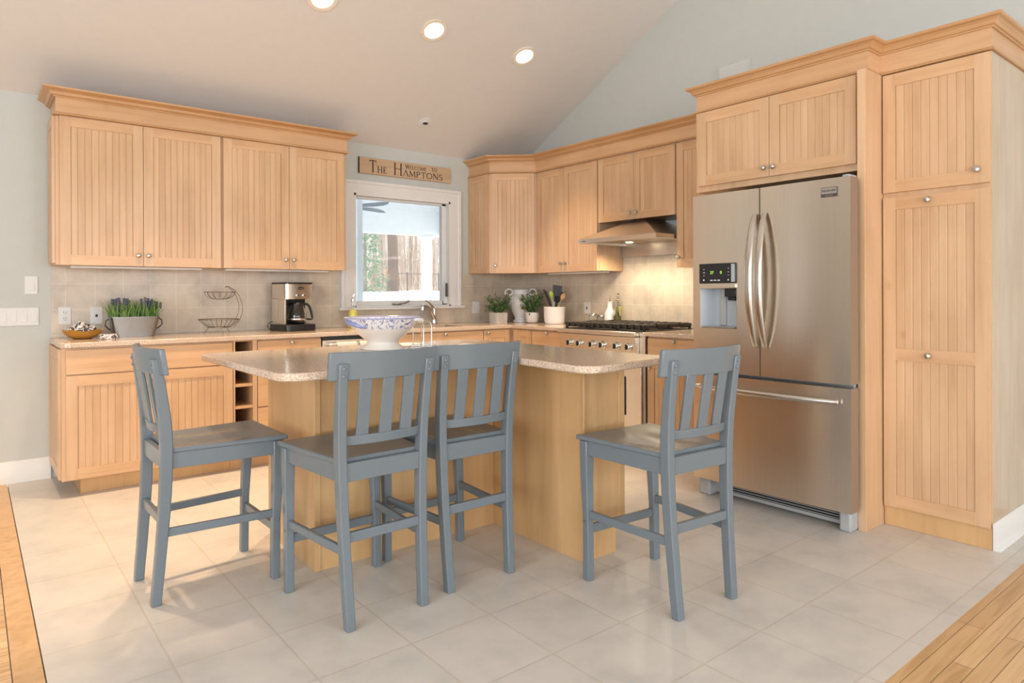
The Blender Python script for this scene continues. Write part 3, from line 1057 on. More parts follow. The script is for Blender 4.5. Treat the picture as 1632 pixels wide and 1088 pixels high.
# sink
t = thing('sink', 'undermount steel sink set in the worktop below the window', 'sink', ((SINK[0] + SINK[1]) / 2, (SINK[2] + SINK[3]) / 2, .72))
b = MB()
x0, x1, y0, y1 = SINK[0] - .006, SINK[1] + .006, SINK[2] - .006, SINK[3] + .006
b.add([(x0, y0, .8795), (x1, y0, .8795), (x1, y1, .8795), (x0, y1, .8795), (x0 + .03, y0 + .03, .885 - .18), (x1 - .03, y0 + .03, .885 - .18), (x1 - .03, y1 - .03, .885 - .18), (x0 + .03, y1 - .03, .885 - .18)],
      [(0, 1, 5, 4), (1, 2, 6, 5), (2, 3, 7, 6), (3, 0, 4, 7), (4, 5, 6, 7)])
b.build('basin', M['steel_h'], t, recalc=False)
b = MB()
b.lathe([(.001, .001), (.035, .001), (.038, .004), (.03, .005), (.001, .005)], ((x0 + x1) / 2, (y0 + y1) / 2, .705), 20)
b.build('drain', M['chrome'], t)
# faucet
t = thing('faucet', 'single-lever chrome faucet behind the sink', 'faucet', (-1.10, -.085, CT1))
b = MB()
b.lathe([(.030, 0), (.031, .006), (.025, .012), (.022, .05), (.021, .10), (.020, .125), (.012, .135)], (-1.10, -.085, CT1 + .0003), 18)
b.build('faucet_body', M['chrome'], t)
b = MB()
b.tube([(-1.102, -.09, .955), (-1.135, -.11, 1.01), (-1.18, -.14, 1.052), (-1.235, -.175, 1.074), (-1.285, -.205, 1.078), (-1.305, -.218, 1.070)], [.017, .016, .0155, .016, .018, .020], 12)
b.cyl((-1.30, -.215, 1.075), (-1.303, -.217, 1.045), .020, .018, 14)
b.build('spout', M['chrome'], t)
b = MB()
b.tube([(-1.10, -.085, 1.03), (-1.105, -.085, 1.05), (-1.13, -.09, 1.085), (-1.17, -.105, 1.112), (-1.215, -.125, 1.125)], [.018, .016, .010, .007, .006], 10)
b.build('lever_handle', M['chrome'], t)

# ------------------------------------------------------------------ dishwasher
t = thing('dishwasher', 'stainless dishwasher under the counter with towels on its handle', 'dishwasher', (-2.10, -.3, 0))
body(BACK, t, -2.4035, -1.8005, .02, .605, .10, .878, mat=M['blackm'])
b = MB(BACK)
b.box(-2.401, -1.803, .606, .634, .105, .852)
b.build('door', M['steel_h'], t, bevel=.003)
b = MB(BACK)
b.box(-2.401, -1.803, .606, .626, .854, .8775)
b.build('control_strip', M['black'], t)
b = MB()
b.tube([(-2.36, -.634, .817), (-2.36, -.672, .819), (-2.345, -.680, .820), (-1.86, -.680, .820), (-1.845, -.672, .819), (-1.845, -.634, .817)], .011, 10)
b.build('handle', M['nickel'], t)
b = MB(BACK)
b.box(-2.4035, -1.8005, .02, .55, 0, .0995)
b.build('toe_kick', M['blackm'], t)


def towel(x0, x1, label, stripes):
    b = MB()
    prof = [(-.664, .62), (-.664, .812), (-.668, .828), (-.680, .8355), (-.692, .828), (-.696, .812), (-.698, .55)]
    n = 10
    rings = []
    for i in range(n + 1):
        x = x0 + (x1 - x0) * i / n
        wv = .003 * math.sin(i * 1.9)
        rings.append([(x, y - (wv if k > 3 else 0), z) for k, (y, z) in enumerate(prof)])
    b.rings(rings, closed=False, cap=False)
    t = thing('dish_towel', label, 'towel', ((x0 + x1) / 2, -.68, .55), 'towels on the dishwasher')
    o = b.build('cloth', M['cream_cloth'], t)
    sm = o.modifiers.new('thickness', 'SOLIDIFY')
    sm.thickness = .003
    sm.offset = 1
    if stripes:
        b = MB()
        for k in range(5):
            xx = x0 + .075 + k * .013
            b.box(xx, xx + .004, -.701 - .0025, -.6985 - .0025, .70, .812)
            b.hull8([(xx, -.6995, .812), (xx + .004, -.6995, .812), (xx + .004, -.680, .8395), (xx, -.680, .8395)], [(xx, -.7005, .812), (xx + .004, -.7005, .812), (xx + .004, -.680, .8405), (xx, -.680, .8405)])
        b.build('stripe', M['grey_plastic'], t)


towel(-2.315, -2.155, 'plain cream dish towel over the dishwasher handle', False)
towel(-2.135, -1.93, 'cream dish towel with grey stripes over the dishwasher handle', True)

# ------------------------------------------------------------------ range
t = thing('range', 'stainless gas range with six knobs set into the granite counter', 'range', (-.34, -1.725, 0))
RA0, RA1 = 1.2895, 2.1625
body(RIGHT, t, RA0, RA1, .0095, .640, .10, .905, name='range_body', mat=M['steel'])
b = MB(RIGHT)
b.box(RA0, RA1 - .052, .640, .690, .873, .906)
b.build('bullnose', M['steel_h'], t, bevel=.006)
b = MB()
b.hull8([tuple(RIGHT @ Vector(p)) for p in ((1.315, .6405, .742), (2.112, .6405, .742), (2.112, .668, .742), (1.315, .668, .742))],
        [tuple(RIGHT @ Vector(p)) for p in ((1.315, .6405, .870), (2.112, .6405, .870), (2.112, .684, .870), (1.315, .684, .870))])
panel = b.build('control_panel', M['steel_h'], t, bevel=.003)
for a in (1.437, 1.546, 1.682, 1.789, 1.931, 2.047):
    b = MB()
    R = []
    for r, h in [(.030, 0), (.030, .006), (.0215, .007), (.0215, .012), (.0205, .030), (.017, .034), (.004, .034)]:
        R.append([tuple(RIGHT @ Vector((a + r * math.cos(2 * PI * i / 24), .675 + h, .799 + r * math.sin(2 * PI * i / 24)))) for i in range(24)])
    b.rings(R)
    k = b.build('knob', M['chrome'], panel)
    b = MB(RIGHT)
    b.box(a - .0045, a + .0045, .700, .720, .781, .817)
    b.box(a - .015, a + .015, .7085, .7098, .788, .810)
    b.build('grip', M['blackm'], k, bevel=.002) if False else None
    b2 = MB(RIGHT)
    b2.box(a - .0045, a + .0045, .706, .722, .780, .818)
    b2.build('grip', M['black'], panel, bevel=.002)
b = MB(RIGHT)
b.box(1.30, 2.152, .6405, .672, .19, .735)
od = b.build('oven_door', M['steel'], t, bevel=.004)
b = MB(RIGHT)
b.box(1.44, 2.01, .6725, .675, .30, .58)
b.build('oven_glass', M['black'], od)
b = MB()
b.tube([RIGHT @ Vector(p) for p in ((1.34, .672, .69), (1.34, .715, .69), (1.36, .725, .69), (2.09, .725, .69), (2.11, .715, .69), (2.11, .672, .69))], .012, 10)
b.build('handle', M['nickel'], od)
b = MB(RIGHT)
b.box(1.30, 2.152, .62, .660, .104, .182)
b.build('kick_panel', M['steel_h'], t, bevel=.003)
for a in (1.32, 2.13):
    for d in (.08, .58):
        b = MB()
        p = RIGHT @ Vector((a, d, 0))
        b.cyl((p.x, p.y, 0), (p.x, p.y, .101), .018)
        b.build('leg', M['blackm'], t)
b = MB(RIGHT)
b.box(1.31, 2.142, .05, .630, .9052, .911)
b.build('cooktop', M['iron'], t, bevel=.002)
for g in range(3):
    a0 = 1.316 + g * .2755
    a1 = a0 + .270
    b = MB(RIGHT)
    for a in (a0, a1 - .016, (a0 + a1) / 2 - .008):
        b.box(a, a + .016, .06, .62, .930, .956)
    for d in (.06, .195, .33, .465, .606):
        b.box(a0, a1, d, d + .016, .930, .956)
    for k in range(4):
        a = a0 + .032 + k * .0655
        for d0, d1 in ((.535, .640), (.06, .15), (.27, .42)):
            b.box(a, a + .018, d0, d1, .922, .960)
    for a in (a0, a1 - .016):
        for d in (.065, .60):
            b.box(a, a + .016, d, d + .016, .911, .932)
    b.build('grate', M['iron'], t, bevel=.003)
    for d in (.19, .46):
        b = MB()
        p = RIGHT @ Vector(((a0 + a1) / 2, d, .911))
        b.lathe([(.05, 0), (.05, .006), (.035, .008), (.034, .013), (.01, .014)], tuple(p), 20)
        b.build('burner', M['blackm'], t)

# ------------------------------------------------------------------ range hood
t = thing('range_hood', 'stainless pyramid range hood with a lit lamp over the range', 'range hood', (-.27, -1.79, 1.59))
b = MB()
v = lambda a, d, z: tuple(RIGHT @ Vector((a, d, z)))
A0, A1, D1, Z0, Z1, Z2 = 1.3965, 2.1875, .545, 1.592, 1.624, 1.7715
lo = [v(A0, .0095, Z0), v(A1, .0095, Z0), v(A1, D1, Z0), v(A0, D1, Z0)]
mi_ = [v(A0, .0095, Z1), v(A1, .0095, Z1), v(A1, D1, Z1), v(A0, D1, Z1)]
tp = [v(1.73, .0125, Z2), v(1.85, .0125, Z2), v(1.85, .27, Z2), v(1.73, .27, Z2)]
ins = [v(A0 + .02, .03, Z0), v(A1 - .02, .03, Z0), v(A1 - .02, D1 - .02, Z0), v(A0 + .02, D1 - .02, Z0)]
inu = [v(A0 + .02, .03, Z0 + .022), v(A1 - .02, .03, Z0 + .022), v(A1 - .02, D1 - .02, Z0 + .022), v(A0 + .02, D1 - .02, Z0 + .022)]
V_ = lo + mi_ + tp + ins + inu
F_ = [(8, 9, 10, 11)]
for i in range(4):
    j = (i + 1) % 4
    F_ += [(i, j, 4 + j, 4 + i), (4 + i, 4 + j, 8 + j, 8 + i), (i, j, 12 + j, 12 + i), (12 + i, 12 + j, 16 + j, 16 + i)]
F_.append((16, 17, 18, 19))
b.add(V_, F_)
b.build('canopy', M['steel_h'], t, smooth=20)
b = MB(RIGHT)
for a in (1.46, 1.80):
    b.box(a, a + .32, .10, .42, Z0 + .012, Z0 + .021)
b.build('filter', M['nickel'], t)
for a in (1.634, 1.99):  # second lamp is added, tucked out of sight, to even the backsplash glow
    b = MB()
    p = RIGHT @ Vector((a, .20 if a < 1.7 else .12, Z0 + (.009 if a < 1.7 else .013)))
    b.lathe([(.030, 0), (.030, .006), (.001, .006)], tuple(p), 16)
    lp = b.build('lamp', M['hoodlamp'], t)
    d = bpy.data.lights.new('hood_lamp_and_added_fill', 'SPOT')
    d.energy = 20
    d.color = (1.0, .80, .55)
    d.spot_size = 2.75
    d.spot_blend = .6
    d.shadow_soft_size = .05
    lo_ = bpy.data.objects.new('hood_lamp_and_added_fill', d)
    COL.objects.link(lo_)
    lo_.location = (-.36, p.y, Z0 - .006)
b = MB(RIGHT)
b.box(A0, A1, .0086, .020, 1.500, 1.5915)
b.box(A0, A1, .0086, .030, 1.498, 1.510)
b.build('back_plate', M['steel_h'], t)
b = MB(RIGHT)
b.box(1.43, 1.475, D1, D1 + .002, 1.604, 1.609)
b.build('switch', M['blackm'], t)
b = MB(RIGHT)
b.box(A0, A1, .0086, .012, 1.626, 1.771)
b.build('upper_plate', M['white_trim'], t)  # whitened to stand in for room light missing from this recess

# ------------------------------------------------------------------ fridge
FY0, FY1, FYM = 2.884, 3.797, 3.316
t = thing('refrigerator', 'stainless french-door fridge with a dispenser and bottom freezer drawer', 'refrigerator', (-.6, -3.34, 0))
b = MB(RIGHT)
b.box(2.895, 3.765, .05, .955, .03, 1.745)
b.build('fridge_body', M['grey_plastic'], t, bevel=.004)


def fdoor(name, a0, a1, z0, z1, hole=None, bulge=.006):
    """slightly bowed steel front; hole = (a0, a1, z0, z1)"""
    b = MB()
    n = 14
    As = [a0 + (a1 - a0) * k / n for k in range(n + 1)]
    if hole:
        As = sorted(set([round(x, 5) for x in As if min(abs(x - hole[0]), abs(x - hole[1])) > .012] + [hole[0], hole[1]]))
    Zs = [z0, z1] if not hole else [z0, hole[2], hole[3], z1]

    side_m = len(b.mi)

    def dd(a):
        s = (a - a0) / (a1 - a0) * 2 - 1
        e = min(a - a0, a1 - a)
        r = .0015
        edge = 0
        return 1.066 + bulge * (1 - s * s) - edge
    # extra columns at the rounded edges
    nA, nZ = len(As), len(Zs)
    vs = [tuple(RIGHT @ Vector((a, dd(a), z))) for z in Zs for a in As] + [tuple(RIGHT @ Vector((a, .985, z))) for z in Zs for a in As]
    fs = []
    H = nA * nZ
    for j in range(nZ - 1):
        for i in range(nA - 1):
            am, zm = (As[i] + As[i + 1]) / 2, (Zs[j] + Zs[j + 1]) / 2
            if hole and hole[0] < am < hole[1] and hole[2] < zm < hole[3]:
                continue
            q = (j * nA + i, j * nA + i + 1, (j + 1) * nA + i + 1, (j + 1) * nA + i)
            fs.append(q)
            fs.append(tuple(H + x for x in q[::-1]))
    for j in range(nZ - 1):
        for i in (0, nA - 1):
            fs.append((j * nA + i, (j + 1) * nA + i, H + (j + 1) * nA + i, H + j * nA + i))
    for i in range(nA - 1):
        for j in (0, nZ - 1):
            fs.append((j * nA + i, j * nA + i + 1, H + j * nA + i + 1, H + j * nA + i))
    b.add(vs, fs)
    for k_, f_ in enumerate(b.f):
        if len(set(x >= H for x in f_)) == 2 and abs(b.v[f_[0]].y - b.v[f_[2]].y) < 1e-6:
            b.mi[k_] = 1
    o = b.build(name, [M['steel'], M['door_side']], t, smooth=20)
    return o


HOLE = (2.938, 3.176, .987, 1.243)
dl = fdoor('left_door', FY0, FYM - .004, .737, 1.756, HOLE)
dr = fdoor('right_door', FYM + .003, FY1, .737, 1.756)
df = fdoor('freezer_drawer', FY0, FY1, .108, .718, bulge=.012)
# dark gaskets between doors and body
b = MB(RIGHT)
for a0, a1, z0, z1 in ((FY0 + .01, FYM - .012, .745, 1.748), (FYM + .012, FY1 - .012, .745, 1.748), (FY0 + .01, FY1 - .012, .116, .71)):
    b.box(a0, a1, .956, .984, z0, z1)
b.build('gasket', M['blackm'], t)
b = MB(RIGHT)
b.box(FYM - .012, FYM + .012, .986, 1.0, .745, 1.748)
b.build('center_mullion', M['blackm'], t)
# dispenser recess
b = MB()
h0, h1, g0, g1 = HOLE
fr = [v(h0, 1.0725, g0), v(h1, 1.0725, g0), v(h1, 1.0725, g1), v(h0, 1.0725, g1)]
bk = [v(h0 + .045, .988, g0 + .012), v(h1 - .02, .988, g0 + .012), v(h1 - .02, .988, g1), v(h0 + .045, .988, g1)]
b.add(fr + bk, [(0, 1, 5, 4), (1, 2, 6, 5), (2, 3, 7, 6), (3, 0, 4, 7), (4, 5, 6, 7)])
dsp = b.build('dispenser_recess', M['blue_grey_plastic'], dl, recalc=False, smooth=0)
b = MB(RIGHT)
b.box(3.02, 3.06, .9885, 1.0, 1.0, 1.235)
b.build('ice_chute', M['grey_plastic'], dl, bevel=.008)
b = MB(RIGHT)
b.box(3.09, 3.165, 1.0, 1.06, 1.165, 1.22)
b.box(3.10, 3.15, 1.01, 1.045, 1.145, 1.166)
b.build('paddle', M['black'], dl, bevel=.005)
b = MB(RIGHT)
b.box(2.936, 3.178, 1.050, 1.0815, 1.214, 1.2435)
b.build('dispenser_lip', M['steel_h'], dl, bevel=.005)
b = MB(RIGHT)
b.box(2.948, 3.166, .995, 1.072, .990, .996)
b.build('drip_tray', M['nickel'], dl)
b = MB(RIGHT)
b.box(2.936, 3.178, 1.068, 1.0795, 1.2445, 1.357)
pn = b.build('display_panel', M['black'], dl, bevel=.003)
b = MB(RIGHT)
b.box(3.148, 3.172, 1.0796, 1.0803, 1.2505, 1.351)
b.build('light_strip', M['blue_grey_plastic'], dl)


def text_mesh(body_, size, T, a, d, z, mat, parent, name='lettering', depth=.0006, align='CENTER', xs=1.0):
    c = bpy.data.curves.new(name, 'FONT')
    c.body = body_
    c.size = size
    c.extrude = depth
    c.align_x = align
    to = bpy.data.objects.new(name, c)
    COL.objects.link(to)
    dg = bpy.context.evaluated_depsgraph_get()
    me = bpy.data.meshes.new_from_object(to.evaluated_get(dg))
    bpy.data.objects.remove(to, do_unlink=True)
    me.materials.clear()
    me.materials.append(mat)
    off = parent_world(parent)
    for vv in me.vertices:
        p = T @ Vector((a + vv.co.x * xs, d + vv.co.z, z + vv.co.y))
        vv.co = p - off
    me.name = name
    o = bpy.data.objects.new(name, me)
    COL.objects.link(o)
    o.parent = parent
    return o


text_mesh('37', .024, RIGHT, 3.022, 1.0801, 1.297, M['green_led'], pn, 'temperature_digits')
text_mesh('0', .024, RIGHT, 3.082, 1.0801, 1.297, M['green_led'], pn, 'temperature_digits')
b = MB(RIGHT)
for a, z, w_, h_ in ((2.966, 1.322, .006, .003), (2.964, 1.304, .012, .003), (2.966, 1.287, .006, .003), (2.964, 1.258, .008, .009), (3.012, 1.258, .016, .005), (3.036, 1.258, .016, .005), (3.06, 1.258, .016, .005), (3.128, 1.325, .004, .004), (3.128, 1.305, .004, .004), (3.128, 1.287, .004, .004), (3.126, 1.258, .007, .008)):
    b.box(a, a + w_, 1.0796, 1.0802, z, z + h_)
b.build('display_marks', M['led_white'], pn)
# handles
def bow(pts, w_, th_, name, parent):
    b = MB()
    rings = []
    n = len(pts)
    for i, (a, d, z) in enumerate(pts):
        f_ = i / (n - 1)
        ww = w_ * (.62 + .38 * math.sin(PI * min(1, max(0, f_))) ** .5)
        rings.append((a, d, z, ww))
    R = []
    for a, d, z, ww in rings:
        R.append([tuple(RIGHT @ Vector((a + x * ww, d + y * th_, z))) for x, y in [(math.cos(2 * PI * k / 12) * .5, math.sin(2 * PI * k / 12) * .5) for k in range(12)]])
    b.rings(R)
    return b.build(name, M['nickel'], parent, smooth=50)


for a, side, pr in ((3.294, -1, dl), (3.352, 1, dr)):
    pts = []
    for k in range(21):
        f_ = k / 20
        z = .895 + .72 * f_
        d = 1.078 + .074 * math.sin(PI * f_) ** .75
        pts.append((a - .012 * (0 if side < 0 else 0) + side * .000, d, z))
    o = bow(pts, .044, .016, 'handle', pr)
b = MB()
R = []
for k in range(25):
    f_ = k / 24
    a = 2.925 + .82 * f_
    d = 1.092 + .058 * math.sin(PI * f_) ** .7
    z = .650 + .002 * f_
    hh = .016 * (.65 + .35 * math.sin(PI * f_) ** .5)
    R.append([tuple(RIGHT @ Vector((a, d + .010 * math.cos(2 * PI * q_ / 12), z + hh * math.sin(2 * PI * q_ / 12)))) for q_ in range(12)])
b.rings(R)
b.build('handle', M['nickel'], df, smooth=50)
b = MB()
for a in (2.95, 3.72):
    b.cyl(RIGHT @ Vector((a, 1.06, .651)), RIGHT @ Vector((a, 1.105, .651)), .009)
b.build('handle_mount', M['nickel'], df)
# emblem plate
b = MB(RIGHT)
b.box(3.655, 3.738, 1.062, 1.0735, 1.664, 1.712)
em = b.build('emblem', M['galv_handle'], dr, bevel=.002)
b = MB(RIGHT)
b.box(3.658, 3.735, 1.0736, 1.0748, 1.679, 1.709)
b.build('emblem_plate', M['nickel'], dr)
text_mesh('FRIGIDAIRE', .0135, RIGHT, 3.6965, 1.0752, 1.690, M['blackm'], dr)
text_mesh('GALLERY', .010, RIGHT, 3.6965, 1.0739, 1.6678, M['nickel'], dr)
# base grille
b = MB(RIGHT)
b.box(2.90, 3.765, .935, .962, .012, .10)
gr = b.build('base_grille', M['grey_plastic'], t, bevel=.006)
b = MB(RIGHT)
b.box(3.00, 3.70, .9625, .967, .034, .092)
gk = b.build('vent_opening', M['black'], gr, bevel=.002)
b = MB(RIGHT)
for k in range(4):
    b.box(3.0, 3.70, .967, .971, .040 + k * .0135, .0435 + k * .0135)
b.build('louver', M['grey_plastic'], gr)
for a0, a1 in ((2.888, 2.962), (3.715, 3.774)):
    b = MB(RIGHT)
    b.box(a0, a1, .93, 1.02, .0, .098)
    b.build('foot', M['grey_plastic'], t, bevel=.010)
b = MB(RIGHT)
b.box(3.735, 3.772, .90, 1.02, 1.7455, 1.775)
b.build('hinge_cover', M['grey_plastic'], t, bevel=.006)

# ------------------------------------------------------------------ island
t = thing('kitchen_island', 'L-shaped maple kitchen island base under the granite top', 'island', (-2.5, -2.5, 0))
b = MB()
b.prism([(-3.247, -1.95), (-3.247, -2.532), (-2.289, -2.532), (-2.289, -3.192), (-2.03, -3.192), (-2.03, -1.95)], .10, .8795)
b.prism([(-3.247, -2.03), (-3.247, -2.532), (-2.289, -2.532), (-2.289, -3.192), (-2.085, -3.192), (-2.085, -2.03)], 0, .10)
b.build('island_body', M['ply'], t)
for x0, x1, y0, y1, z0 in ((-3.253, -3.225, -2.538, -2.51, 0), (-2.295, -2.282, -3.199, -3.186, 0), (-2.065, -2.026, -3.198, -3.16, .10)):
    b = MB()
    b.box(x0, x1, y0, y1, z0, .879)
    b.build('corner_trim', M['ply'], t, bevel=.002)
IS = frame((-2.03, 0), (0, 1))
for a0, a1 in ((-3.17, -2.76), (-2.75, -2.34)):
    door(IS, t, a0, a1, .108, .868, .0005, .0205, (a1 - .03, .80))
IB = frame((0, -1.95), (-1, 0))
for a0, a1 in ((2.10, 2.48), (2.485, 2.865), (2.87, 3.24)):
    drawer(IB, t, a0, a1, .72, .868, .0005, .0205, ((a0 + a1) / 2, .80))
    door(IB, t, a0, a1, .108, .714, .0005, .0205, (a1 - .03, .66))


def rounded(poly, radii, n=7):
    out = []
    m = len(poly)
    for i in range(m):
        p, q, r = Vector(poly[i - 1]), Vector(poly[i]), Vector(poly[(i + 1) % m])
        R = radii[i]
        if R <= 0:
            out.append(tuple(q))
            continue
        d1, d2 = (p - q).normalized(), (r - q).normalized()
        c = q + d1 * R + d2 * R
        s0, s1 = q + d1 * R, q + d2 * R
        a0 = math.atan2(s0.y - c.y, s0.x - c.x)
        a1 = math.atan2(s1.y - c.y, s1.x - c.x)
        while a1 - a0 > PI:
            a1 -= 2 * PI
        while a1 - a0 < -PI:
            a1 += 2 * PI
        for k in range(n + 1):
            a = a0 + (a1 - a0) * k / n
            out.append((c.x + R * math.cos(a), c.y + R * math.sin(a)))
    return out


b = MB()
b.prism(rounded([(-3.555, -1.890), (-3.555, -2.985), (-2.535, -2.985), (-2.590, -3.520), (-1.985, -3.45), (-1.985, -1.890)], [.07, .09, .05, .09, .08, .08]), CT0, CT1)
tag(b.build('island_countertop', M['granite'], bevel=.007, seg=3), 'L-shaped speckled granite top of the kitchen island', 'countertop')

# ------------------------------------------------------------------ counter stools
def make_stool(label):
    t = thing('counter_stool', label, 'stool', (0, 0, 0), 'blue-grey counter stools at the island')
    cm = M['chair']

    def leg(rows, name):
        b = MB()
        b.rings([[(x - w_ / 2, y - d_ / 2, z), (x + w_ / 2, y - d_ / 2, z), (x + w_ / 2, y + d_ / 2, z), (x - w_ / 2, y + d_ / 2, z)] for x, y, z, w_, d_ in rows])
        return b.build(name, cm, t, bevel=.004, smooth=50)
    prof = [(0, .019, .036), (.06, .0235, .037), (.14, .031, .038), (.28, .042, .040), (.36, .0475, .042), (.43, .051, .043), (.52, .0535, .044), (.60, .054, .044), (.66, .052, .044), (.72, .0475, .042), (.78, .040, .040), (.84, .032, .037), (.89, .0245, .035), (.945, .016, .033)]
    for s in (-1, 1):
        leg([(s * (.152 + .026 * z / .945), y, z, .034, d) for z, y, d in prof], 'rear_leg')
        leg([(s * (.192 + .004 * (1 - z / .577)), .462 + .008 * z / .577 + (.006 if z > .3 else 0), z, .034 + .010 * max(0, (z - .25) / .33), .034 + .010 * max(0, (z - .25) / .33)) for z in (0, .1, .25, .42, .48, .577)], 'front_leg')
    # seat: scooped slab
    b = MB()
    nx, ny = 14, 14
    top, bot = [], []
    for j in range(ny + 1):
        fy = j / ny
        y = .068 + (.512 - .068) * fy
        hw = .176 + (.222 - .176) * fy
        top.append([])
        bot.append([])
        for i in range(nx + 1):
            fx = i / nx * 2 - 1
            dip = .0
            for cx_ in (-.5, .5):
                dip += .010 * math.exp(-((fx - cx_) / .34) ** 2 - ((fy - .42) / .30) ** 2)
            dip = min(dip, .012) * (1 - abs(fx) ** 6)
            top[j].append((fx * hw, y, .5985 - dip))
            bot[j].append((fx * hw, y, .579))
    vs, fs = [p for r in top for p in r] + [p for r in bot for p in r], []
    K = (nx + 1) * (ny + 1)
    for j in range(ny):
        for i in range(nx):
            q = (j * (nx + 1) + i, j * (nx + 1) + i + 1, (j + 1) * (nx + 1) + i + 1, (j + 1) * (nx + 1) + i)
            fs += [q, tuple(K + x for x in q[::-1])]
    for i in range(nx):
        for j in (0, ny):
            p = j * (nx + 1) + i
            fs.append((p, p + 1, K + p + 1, K + p))
    for j in range(ny):
        for i in (0, nx):
            p = j * (nx + 1) + i
            fs.append((p, p + nx + 1, K + p + nx + 1, K + p))
    b.add(vs, fs)
    b.build('seat', cm, t, bevel=.005, smooth=30)
    b = MB()
    b.box(-.155, .155, .040, .062, .518, .584)
    b.box(-.176, .176, .464, .486, .518, .579)
    for s in (-1, 1):
        b.hull8([(s * .163 - .010, .06, .518), (s * .163 + .010, .06, .518), (s * .193 + .010, .47, .518), (s * .193 - .010, .47, .518)],
                [(s * .163 - .010, .06, .579), (s * .163 + .010, .06, .579), (s * .193 + .010, .47, .579), (s * .193 - .010, .47, .579)])
    b.build('apron', cm, t, bevel=.002)
    for s in (-1, 1):
        b = MB()
        b.hull8([(s * .160 - .009, .045, .257), (s * .160 + .009, .045, .257), (s * .193 + .009, .462, .257), (s * .193 - .009, .462, .257)],
                [(s * .160 - .009, .045, .289), (s * .160 + .009, .045, .289), (s * .193 + .009, .462, .289), (s * .193 - .009, .462, .289)])
        b.build('stretcher', cm, t, bevel=.003)
    b = MB()
    b.box(-.155, .155, .033, .053, .302, .338)
    b.build('stretcher', cm, t, bevel=.003)
    b = MB()
    b.box(-.184, .184, .458, .476, .192, .228)
    b.build('stretcher', cm, t, bevel=.003)

    def curved(hw, sag, y_of_z, z0, z1, th_, name, n=16):
        b = MB()
        R = []
        for i in range(n + 1):
            f_ = i / n * 2 - 1
            yy = -sag * (1 - f_ * f_)
            y0, y1 = y_of_z(z0) + yy, y_of_z(z1) + yy
            R.append([(f_ * hw, y0, z0), (f_ * hw, y0 + th_, z0), (f_ * hw, y1 + th_, z1), (f_ * hw, y1, z1)])
        b.rings(R)
        return b.build(name, cm, t, bevel=.004, smooth=40)
    yz = lambda z: .0535 - .155 * max(0, z - .62)
    curved(.221, .044, lambda z: yz(z) + .0245, .884, .985, .019, 'top_rail')
    curved(.160, .024, lambda z: yz(z) + .004, .645, .681, .019, 'lower_rail')
    for cx_ in (-.090, 0, .090):
        b = MB()
        n = 5
        R = []
        f0 = cx_ / .160
        ya = yz(.66) - .024 * (1 - f0 * f0) + .008
        f1 = cx_ / .221
        yb = yz(.90) + .0285 - .044 * (1 - f1 * f1)
        w_ = .0245
        for k in range(n + 1):
            f_ = k / n
            z = .672 + (.892 - .672) * f_
            y = ya + (yb - ya) * f_
            R.append([(cx_ - w_, y, z), (cx_ + w_, y, z), (cx_ + w_, y + .011, z), (cx_ - w_, y + .011, z)])
        b.rings(R)
        b.build('slat', cm, t, bevel=.002, smooth=40)
    for s in (-1, 1):
        b = MB()
        for z in (.900, .927):
            yb = yz(z) - .0290
            x = s * (.152 + .026 * z / .945)
            b.ball((x, .0185 + (.93 - z) * .155 - .0175, z), .0075, .0060, .0075, 12)
        b.build('bolt', M['chair'], t)
    for s in (-1, 1):
        b = MB()
        b.cyl((s * .2125, .468, .246), (s * .2155, .468, .246), .0045, seg=8)
        b.build('screw', M['nickel'], t)
    return t


st = make_stool('blue-grey stool seen side-on at the short end of the island, near the open cubby')
st.location = (-3.868, -2.290, 0)
st.rotation_euler = (0, 0, -PI / 2 + .015)
for lab, loc, rz in (
        ('blue-grey stool with its back to us in front of the blue and white bowl', (-3.202, -3.107, 0), .02),
        ('blue-grey stool tucked into the inner corner of the island, beside another stool', (-2.759, -3.080, 0), -.008),
        ('blue-grey stool standing alone in front of the fridge at the island end', (-2.240, -3.806, 0), -.075)):
    cpy = copy_tree(st)
    cpy.location = loc
    cpy.rotation_euler = (0, 0, rz)
    cpy['label'] = lab

# ------------------------------------------------------------------ ceiling lights
NRM = Vector((0, -SL, -1)).normalized()


def on_ceiling(x, y):
    return Vector((x, y, ZC - SL * y))


def disc(b, c, r0, r1, h0, h1, seg=32, mi=0):
    u = Vector((1, 0, 0))
    w_ = NRM.cross(u).normalized()
    R = []
    for r, h in ((r0, h0), (r0, h1), (r1, h1), (r1, h0)):
        R.append([tuple(c + (u * math.cos(2 * PI * i / seg) + w_ * math.sin(2 * PI * i / seg)) * r + NRM * h) for i in range(seg)])
    R.append(R[0])
    b.rings(R, mi, True, False)


